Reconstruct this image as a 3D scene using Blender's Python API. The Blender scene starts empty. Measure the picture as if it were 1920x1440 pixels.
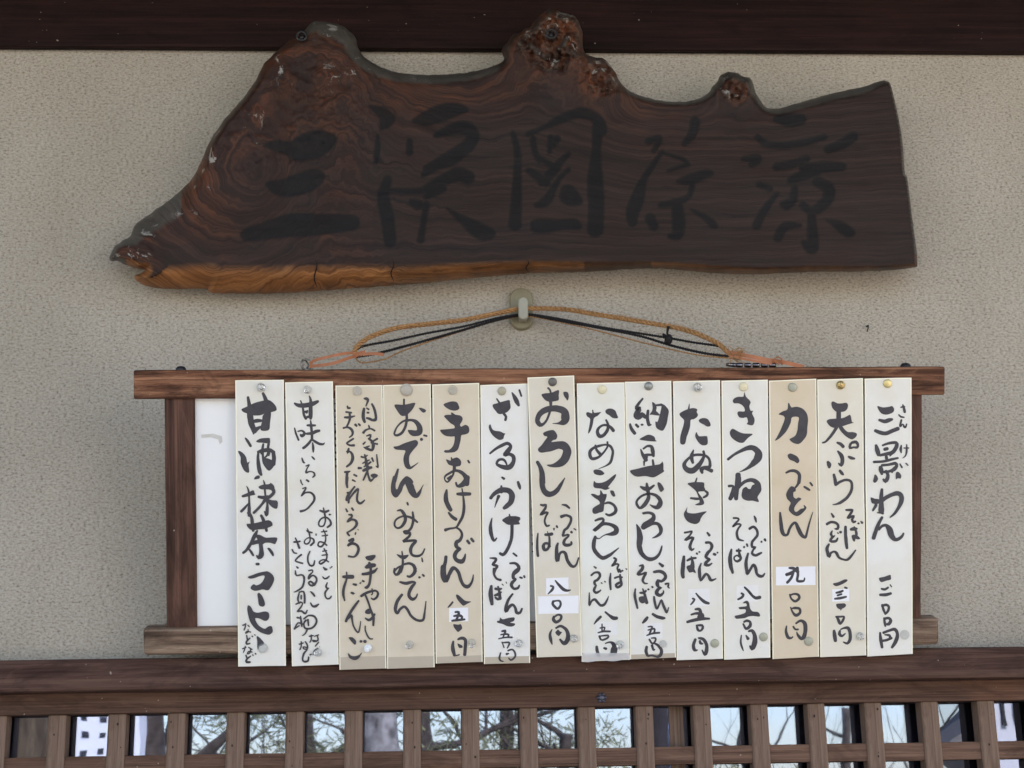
import bpy, bmesh, math, random
import numpy as np
from mathutils import Vector, Matrix, noise as mnoise
from mathutils.geometry import tessellate_polygon, delaunay_2d_cdt

random.seed(7)
SC = bpy.context.scene
COL = SC.collection

# ------------------------------------------------------------------ camera
F = 2800.0                       # focal length in photo pixels (photo is 1920 wide)
CAM = Vector((0.0, -2.24, 1.60))
_a = Vector((0.99885, 0.0050, -0.0476)).normalized()      # world X seen from the camera
_c = Vector((-184.0, 10235.0, -2800.0)).normalized()      # world Z seen from the camera
_c = (_c - _a * _a.dot(_c)).normalized()
_b = _c.cross(_a)
ROT = Matrix((_a, _b, _c))
cam_data = bpy.data.cameras.new("camera")
cam_data.sensor_width = 36.0
cam_data.lens = 36.0 * F / 1920.0
cam_data.clip_start = 0.05
cam_data.clip_end = 2000.0
cam = bpy.data.objects.new("camera", cam_data)
cam.matrix_world = Matrix.Translation(CAM) @ ROT.to_4x4()
COL.objects.link(cam)
SC.camera = cam

# ------------------------------------------------------------------ light
SUN_EL, SUN_AZ = math.radians(42), math.radians(25)     # sun stands behind the building: the front is in open shade
world = bpy.data.worlds.new("World")
SC.world = world
world.use_nodes = True
wn = world.node_tree.nodes
sky = wn.new("ShaderNodeTexSky")
sky.sky_type = 'NISHITA'
sky.sun_disc = False
sky.sun_elevation = SUN_EL
sky.sun_rotation = SUN_AZ
sky.air_density = 0.9
sky.dust_density = 0.7
sky.ozone_density = 1.0
world.node_tree.links.new(sky.outputs[0], wn["Background"].inputs[0])
wn["Background"].inputs[1].default_value = 0.15
sd = bpy.data.lights.new("sun", 'SUN')
sd.energy = 4.0
sd.angle = math.radians(0.5)
sd.color = (1.0, 0.94, 0.86)
sun = bpy.data.objects.new("sun", sd)
_sv = Vector((math.sin(SUN_AZ) * math.cos(SUN_EL), math.cos(SUN_AZ) * math.cos(SUN_EL), math.sin(SUN_EL)))
sun.rotation_euler = _sv.to_track_quat('Z', 'Y').to_euler()
sun.location = (3, 8, 9)
COL.objects.link(sun)
SC.view_settings.view_transform = 'Standard'
SC.view_settings.look = 'None'
SC.view_settings.exposure = 1.6
SC.view_settings.gamma = 1.0
SC.view_settings.use_white_balance = True            # the camera's own white balance for open shade
SC.view_settings.white_balance_temperature = 7600
SC.view_settings.white_balance_tint = 14
SC.cycles.max_bounces = 8
SC.cycles.transparent_max_bounces = 12

# ------------------------------------------------------------------ geometry helpers
def ray(px, py):
    return (ROT @ Vector((px - 960.0, 720.0 - py, -F))).normalized()

def on_plane(px, py, p0, n):
    d = ray(px, py)
    return CAM + d * ((p0 - CAM).dot(n) / d.dot(n))

def at_y(px, py, y):
    return on_plane(px, py, Vector((0, y, 0)), Vector((0, 1, 0)))

def tag(o, label=None, cat=None, group=None, kind=None):
    if label: o['label'] = label
    if cat: o['category'] = cat
    if group: o['group'] = group
    if kind: o['kind'] = kind
    return o

def link(name, me, mats=(), parent=None):
    o = bpy.data.objects.new(name, me)
    for m in (mats if isinstance(mats, (list, tuple)) else [mats]):
        me.materials.append(m)
    COL.objects.link(o)
    if parent: o.parent = parent
    return o

def obj(name, bm, mats, parent=None, smooth=False, loc=None):
    me = bpy.data.meshes.new(name)
    if loc is not None:
        bmesh.ops.translate(bm, verts=bm.verts, vec=-Vector(loc))
    bm.normal_update()
    bm.to_mesh(me); bm.free()
    if smooth:
        for p in me.polygons: p.use_smooth = True
    o = link(name, me, mats, parent)
    if loc is not None: o.location = loc
    return o

def empty(name, loc=(0, 0, 0), rot=(0, 0, 0)):
    o = bpy.data.objects.new(name, None)
    o.empty_display_size = 0.05
    o.location = loc; o.rotation_euler = rot
    COL.objects.link(o)
    return o

def add_box(bm, lo, hi, bevel=0.0, seg=2, mat=0, cuts=0, axis=0, jit=0.0):
    """box with softened edges; long timbers are cut along their length and very slightly uneven"""
    lo, hi = Vector(lo), Vector(hi)
    n = max(1, cuts)
    t = bmesh.new()
    o1, o2 = [(1, 2), (2, 0), (0, 1)][axis]
    rings = []
    for i in range(n + 1):
        f = i / n
        r = []
        for s, q in ((0, 0), (1, 0), (1, 1), (0, 1)):
            v = Vector((0, 0, 0))
            v[axis] = lo[axis] + (hi[axis] - lo[axis]) * f
            v[o1] = (lo, hi)[s][o1]; v[o2] = (lo, hi)[q][o2]
            r.append(t.verts.new(v))
        rings.append(r)
    for a, b in zip(rings, rings[1:]):
        for k in range(4):
            t.faces.new((a[k], b[k], b[(k + 1) % 4], a[(k + 1) % 4]))
    t.faces.new(rings[0]); t.faces.new(list(reversed(rings[-1])))
    bmesh.ops.recalc_face_normals(t, faces=t.faces)
    if bevel > 0:
        es = [e for e in t.edges if e.is_manifold and e.calc_face_angle(0) > 0.5]
        bmesh.ops.bevel(t, geom=es, offset=bevel, segments=seg, profile=0.5, affect='EDGES')
    if jit > 0:
        sd_ = random.random() * 50
        for v in t.verts:
            p = v.co * 9 + Vector((sd_, sd_, sd_))
            v.co += Vector((mnoise.noise(p), mnoise.noise(p + Vector((7, 0, 0))), mnoise.noise(p + Vector((0, 9, 0))))) * jit
    for f in t.faces: f.material_index = mat
    me = bpy.data.meshes.new("tmp"); t.to_mesh(me); t.free()
    bm.from_mesh(me); bpy.data.meshes.remove(me)

def box_obj(name, lo, hi, m, parent=None, **k):
    bm = bmesh.new(); add_box(bm, lo, hi, **k)
    c = (Vector(lo) + Vector(hi)) / 2
    return obj(name, bm, m, parent, loc=c)

def add_tube(bm, pts, radii, n=8, cap=True):
    pts = [Vector(p) for p in pts]
    if not isinstance(radii, (list, tuple)): radii = [radii] * len(pts)
    rings = []; up = None
    for i, p in enumerate(pts):
        d = (pts[min(i + 1, len(pts) - 1)] - pts[max(i - 1, 0)])
        if d.length < 1e-9: d = Vector((0, 0, 1))
        d.normalize()
        if up is None:
            up = d.orthogonal().normalized()
        up = (up - d * up.dot(d))
        if up.length < 1e-6: up = d.orthogonal()
        up.normalize(); s = d.cross(up)
        rings.append([bm.verts.new(p + (up * math.cos(t) + s * math.sin(t)) * radii[i]) for t in [2 * math.pi * k / n for k in range(n)]])
    for a, b in zip(rings, rings[1:]):
        for k in range(n):
            bm.faces.new((a[k], a[(k + 1) % n], b[(k + 1) % n], b[k]))
    if cap:
        bm.faces.new(list(reversed(rings[0]))); bm.faces.new(rings[-1])

def add_lathe(bm, prof, n=20):
    """profile of (radius, height) turned about local -Y (towards the viewer)"""
    rings = []
    for r, h in prof:
        if r < 1e-6: rings.append([bm.verts.new((0, -h, 0))])
        else: rings.append([bm.verts.new((r * math.cos(2 * math.pi * k / n), -h, r * math.sin(2 * math.pi * k / n))) for k in range(n)])
    for a, b in zip(rings, rings[1:]):
        for k in range(n):
            q = [a[k % len(a)], a[(k + 1) % len(a)], b[(k + 1) % len(b)], b[k % len(b)]]
            u = []
            for v in q:
                if v not in u: u.append(v)
            if len(u) >= 3: bm.faces.new(u)
    bmesh.ops.recalc_face_normals(bm, faces=bm.faces)

def spline(pts, step=4.0, closed=False):
    """Catmull-Rom through points of any dimension"""
    P = [np.array(p, float) for p in pts]
    n = len(P)
    if n == 2 and not closed:
        return [P[0] + (P[1] - P[0]) * t for t in (0, .25, .5, .75, 1)]
    out = []
    for i in range(n if closed else n - 1):
        if closed: p0, p1, p2, p3 = P[i - 1], P[i], P[(i + 1) % n], P[(i + 2) % n]
        else: p0, p1, p2, p3 = P[max(i - 1, 0)], P[i], P[i + 1], P[min(i + 2, n - 1)]
        k = max(2, int(np.linalg.norm((p2 - p1)[:2]) / step))
        for j in range(k):
            t = j / k
            out.append(0.5 * (2 * p1 + (p2 - p0) * t + (2 * p0 - 5 * p1 + 4 * p2 - p3) * t * t + (3 * p1 - p0 - 3 * p2 + p3) * t ** 3))
    if not closed: out.append(P[-1])
    return out

# ------------------------------------------------------------------ materials
def mat(name):
    m = bpy.data.materials.new(name); m.use_nodes = True
    nt = m.node_tree
    return m, nt, nt.nodes["Principled BSDF"]

def N(nt, t, **kw):
    n = nt.nodes.new(t)
    for k, v in kw.items():
        if hasattr(n, k): setattr(n, k, v)
        else: n.inputs[k].default_value = v
    return n

def ramp(nt, fac, stops, interp='LINEAR'):
    r = nt.nodes.new("ShaderNodeValToRGB")
    r.color_ramp.interpolation = interp
    e = r.color_ramp.elements
    while len(e) < len(stops): e.new(0.5)
    for el, (p, c) in zip(e, stops):
        el.position = p
        el.color = (c[0], c[1], c[2], 1) if hasattr(c, '__len__') else (c, c, c, 1)
    nt.links.new(fac, r.inputs[0])
    return r.outputs[0]

def mixc(nt, fac, a, b, blend='MIX'):
    m = nt.nodes.new("ShaderNodeMix"); m.data_type = 'RGBA'; m.blend_type = blend
    for s, v in ((m.inputs[0], fac), (m.inputs[6], a), (m.inputs[7], b)):
        if hasattr(v, 'is_linked'): nt.links.new(v, s)
        elif hasattr(v, '__len__'): s.default_value = (v[0], v[1], v[2], 1)
        else: s.default_value = v
    return m.outputs[2]

def coords(nt, scale=(1, 1, 1), kind='Object', loc=(0, 0, 0)):
    tc = nt.nodes.new("ShaderNodeTexCoord"); mp = nt.nodes.new("ShaderNodeMapping")
    mp.inputs['Scale'].default_value = scale; mp.inputs['Location'].default_value = loc
    nt.links.new(tc.outputs[kind], mp.inputs[0])
    return mp.outputs[0]

def noise_tex(nt, vec, scale, detail=6, rough=0.6, dist=0.0):
    n = nt.nodes.new("ShaderNodeTexNoise")
    n.inputs['Scale'].default_value = scale; n.inputs['Detail'].default_value = detail
    n.inputs['Roughness'].default_value = rough; n.inputs['Distortion'].default_value = dist
    nt.links.new(vec, n.inputs['Vector'])
    return n.outputs['Fac']

def bump(nt, bs, h, strength, dist):
    b = nt.nodes.new("ShaderNodeBump")
    b.inputs['Strength'].default_value = strength; b.inputs['Distance'].default_value = dist
    nt.links.new(h, b.inputs['Height']); nt.links.new(b.outputs[0], bs.inputs['Normal'])

def math_n(nt, op, a, b=None):
    m = nt.nodes.new("ShaderNodeMath"); m.operation = op
    for s, v in ((m.inputs[0], a), (m.inputs[1], b)):
        if v is None: continue
        if hasattr(v, 'is_linked'): nt.links.new(v, s)
        else: s.default_value = v
    return m.outputs[0]

def wood(name, dark, mid, light, axis=0, rough=0.65, grain=1.0, worn=None, seed=0.0, spec=0.3, figure=0.5, blotch=0.55):
    """weathered timber: long streaks along one axis, fine pores, broad stains, a few specks"""
    m, nt, bs = mat(name)
    def st(a, b):
        s = [b, b, b]; s[axis] = a
        return tuple(s)
    big = noise_tex(nt, coords(nt, st(1.1, 16), loc=(seed, seed, seed)), 1.0, 4, 0.55, 0.6)
    rings = noise_tex(nt, coords(nt, st(3.4, 75 * grain), loc=(seed, 0, seed)), 1.0, 7, 0.68, figure)
    fine = noise_tex(nt, coords(nt, st(14, 700 * grain), loc=(0, seed, 0)), 1.0, 3, 0.7)
    stain = noise_tex(nt, coords(nt, st(3.0, 6.0), loc=(seed * 2, 3, 1)), 1.0, 5, 0.6)
    c1 = ramp(nt, rings, [(0.37, dark), (0.50, mid), (0.64, light)])
    c2 = mixc(nt, ramp(nt, big, [(0.40, 0.0), (0.75, 0.55)]), c1, tuple((a + b) / 2 for a, b in zip(dark, mid)))
    c3 = mixc(nt, ramp(nt, fine, [(0.32, 0.45), (0.50, 0.0)]), c2, tuple(x * 0.45 for x in dark))
    c4 = mixc(nt, ramp(nt, stain, [(0.55, 0.0), (0.75, 0.6)]), c3, worn or light)
    blot = noise_tex(nt, coords(nt, st(7, 26), loc=(seed, 9, seed)), 1.0, 6, 0.68, 1.2)      # soot, knots and weathered patches
    c4 = mixc(nt, ramp(nt, blot, [(0.50, 0.0), (0.66, blotch)]), c4, tuple(x * 0.55 for x in dark))
    c4 = mixc(nt, ramp(nt, blot, [(0.30, 0.55), (0.42, 0.0)]), c4, light)
    sp = noise_tex(nt, coords(nt, (1, 1, 1), loc=(seed, 1, 5)), 160, 1, 0.5)
    c5 = mixc(nt, ramp(nt, sp, [(0.79, 0.0), (0.81, 0.6)]), c4, (0.45, 0.40, 0.34))
    nt.links.new(c5, bs.inputs['Base Color'])
    bs.inputs['Specular IOR Level'].default_value = spec
    nt.links.new(ramp(nt, rings, [(0.3, rough + 0.1), (0.7, rough - 0.12)]), bs.inputs['Roughness'])
    h = math_n(nt, 'ADD', math_n(nt, 'MULTIPLY', rings, 0.8), math_n(nt, 'MULTIPLY', fine, 0.5))
    bump(nt, bs, h, 0.55, 0.0016)
    return m

def plain(name, col, rough=0.6, spec=0.4, metal=0.0, var=0.12, scale=60, bmp=0.0):
    m, nt, bs = mat(name)
    n = noise_tex(nt, coords(nt), scale, 4, 0.6)
    nt.links.new(mixc(nt, ramp(nt, n, [(0.3, 0.0), (0.7, 1.0)]), tuple(c * (1 - var) for c in col), tuple(min(1, c * (1 + var)) for c in col)), bs.inputs['Base Color'])
    bs.inputs['Roughness'].default_value = rough
    bs.inputs['Specular IOR Level'].default_value = spec
    bs.inputs['Metallic'].default_value = metal
    if bmp: bump(nt, bs, n, bmp, 0.001)
    return m

def plaster():
    m, nt, bs = mat("sprayed_plaster")
    v = coords(nt, (1.0, 1.0, 1.6))
    n1 = noise_tex(nt, v, 205, 4, 0.66, 0.2)          # granular sprayed coat, grains a few mm long
    n2 = noise_tex(nt, v, 330, 2, 0.6, 0.2)
    n3 = noise_tex(nt, coords(nt, (1, 1, .7)), 2.4, 6, 0.62)       # broad discoloration
    n4 = noise_tex(nt, coords(nt, (1, 1, 1.4), loc=(3, 1, 2)), 260, 2, 0.5, 0.4)
    c = ramp(nt, n1, [(0.33, (0.23, 0.198, 0.160)), (0.45, (0.440, 0.398, 0.338)), (0.65, (0.565, 0.520, 0.455))])
    c = mixc(nt, ramp(nt, n4, [(0.68, 0.0), (0.75, 0.75)]), c, (0.12, 0.105, 0.085))
    c = mixc(nt, ramp(nt, n3, [(0.35, 0.0), (0.7, 0.8)]), c, (0.76, 0.745, 0.715), 'MULTIPLY')
    nt.links.new(c, bs.inputs['Base Color'])
    bs.inputs['Roughness'].default_value = 0.95
    bs.inputs['Specular IOR Level'].default_value = 0.1
    bump(nt, bs, math_n(nt, 'ADD', n1, math_n(nt, 'MULTIPLY', n2, 0.45)), 0.8, 0.0035)
    return m

def paper(name, col, warm=0.0):
    m, nt, bs = mat(name)
    a = noise_tex(nt, coords(nt, (1, 1, 1)), 9, 5, 0.6)
    b = noise_tex(nt, coords(nt, (1, 1, 1), loc=(4, 2, 1)), 90, 3, 0.6)
    stain = tuple(c * f for c, f in zip(col, (0.88, 0.82, 0.70)))
    c = mixc(nt, ramp(nt, a, [(0.40, 0.0), (0.72, 0.8)]), col, stain)
    c = mixc(nt, ramp(nt, b, [(0.66, 0.0), (0.74, 0.22)]), c, tuple(x * 0.7 for x in col))
    nt.links.new(c, bs.inputs['Base Color'])
    bs.inputs['Roughness'].default_value = 0.42
    bs.inputs['Specular IOR Level'].default_value = 0.35
    bump(nt, bs, noise_tex(nt, coords(nt), 22, 3, 0.5), 0.12, 0.002)
    return m

def clear_plastic(name):
    m, nt, bs = mat(name)
    bs.inputs['Base Color'].default_value = (0.93, 0.95, 0.96, 1)
    bs.inputs['Transmission Weight'].default_value = 0.85
    bs.inputs['Roughness'].default_value = 0.12
    bs.inputs['IOR'].default_value = 1.42
    n = noise_tex(nt, coords(nt), 200, 2, 0.5)
    bump(nt, bs, n, 0.1, 0.0005)
    return m

def ink_mat():
    m, nt, bs = mat("brush_ink")
    n = noise_tex(nt, coords(nt), 70, 4, 0.6)
    nt.links.new(ramp(nt, n, [(0.3, (0.045, 0.043, 0.052)), (0.7, (0.066, 0.064, 0.075))]), bs.inputs['Base Color'])
    bs.inputs['Roughness'].default_value = 0.5
    bs.inputs['Specular IOR Level'].default_value = 0.3
    return m

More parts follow.
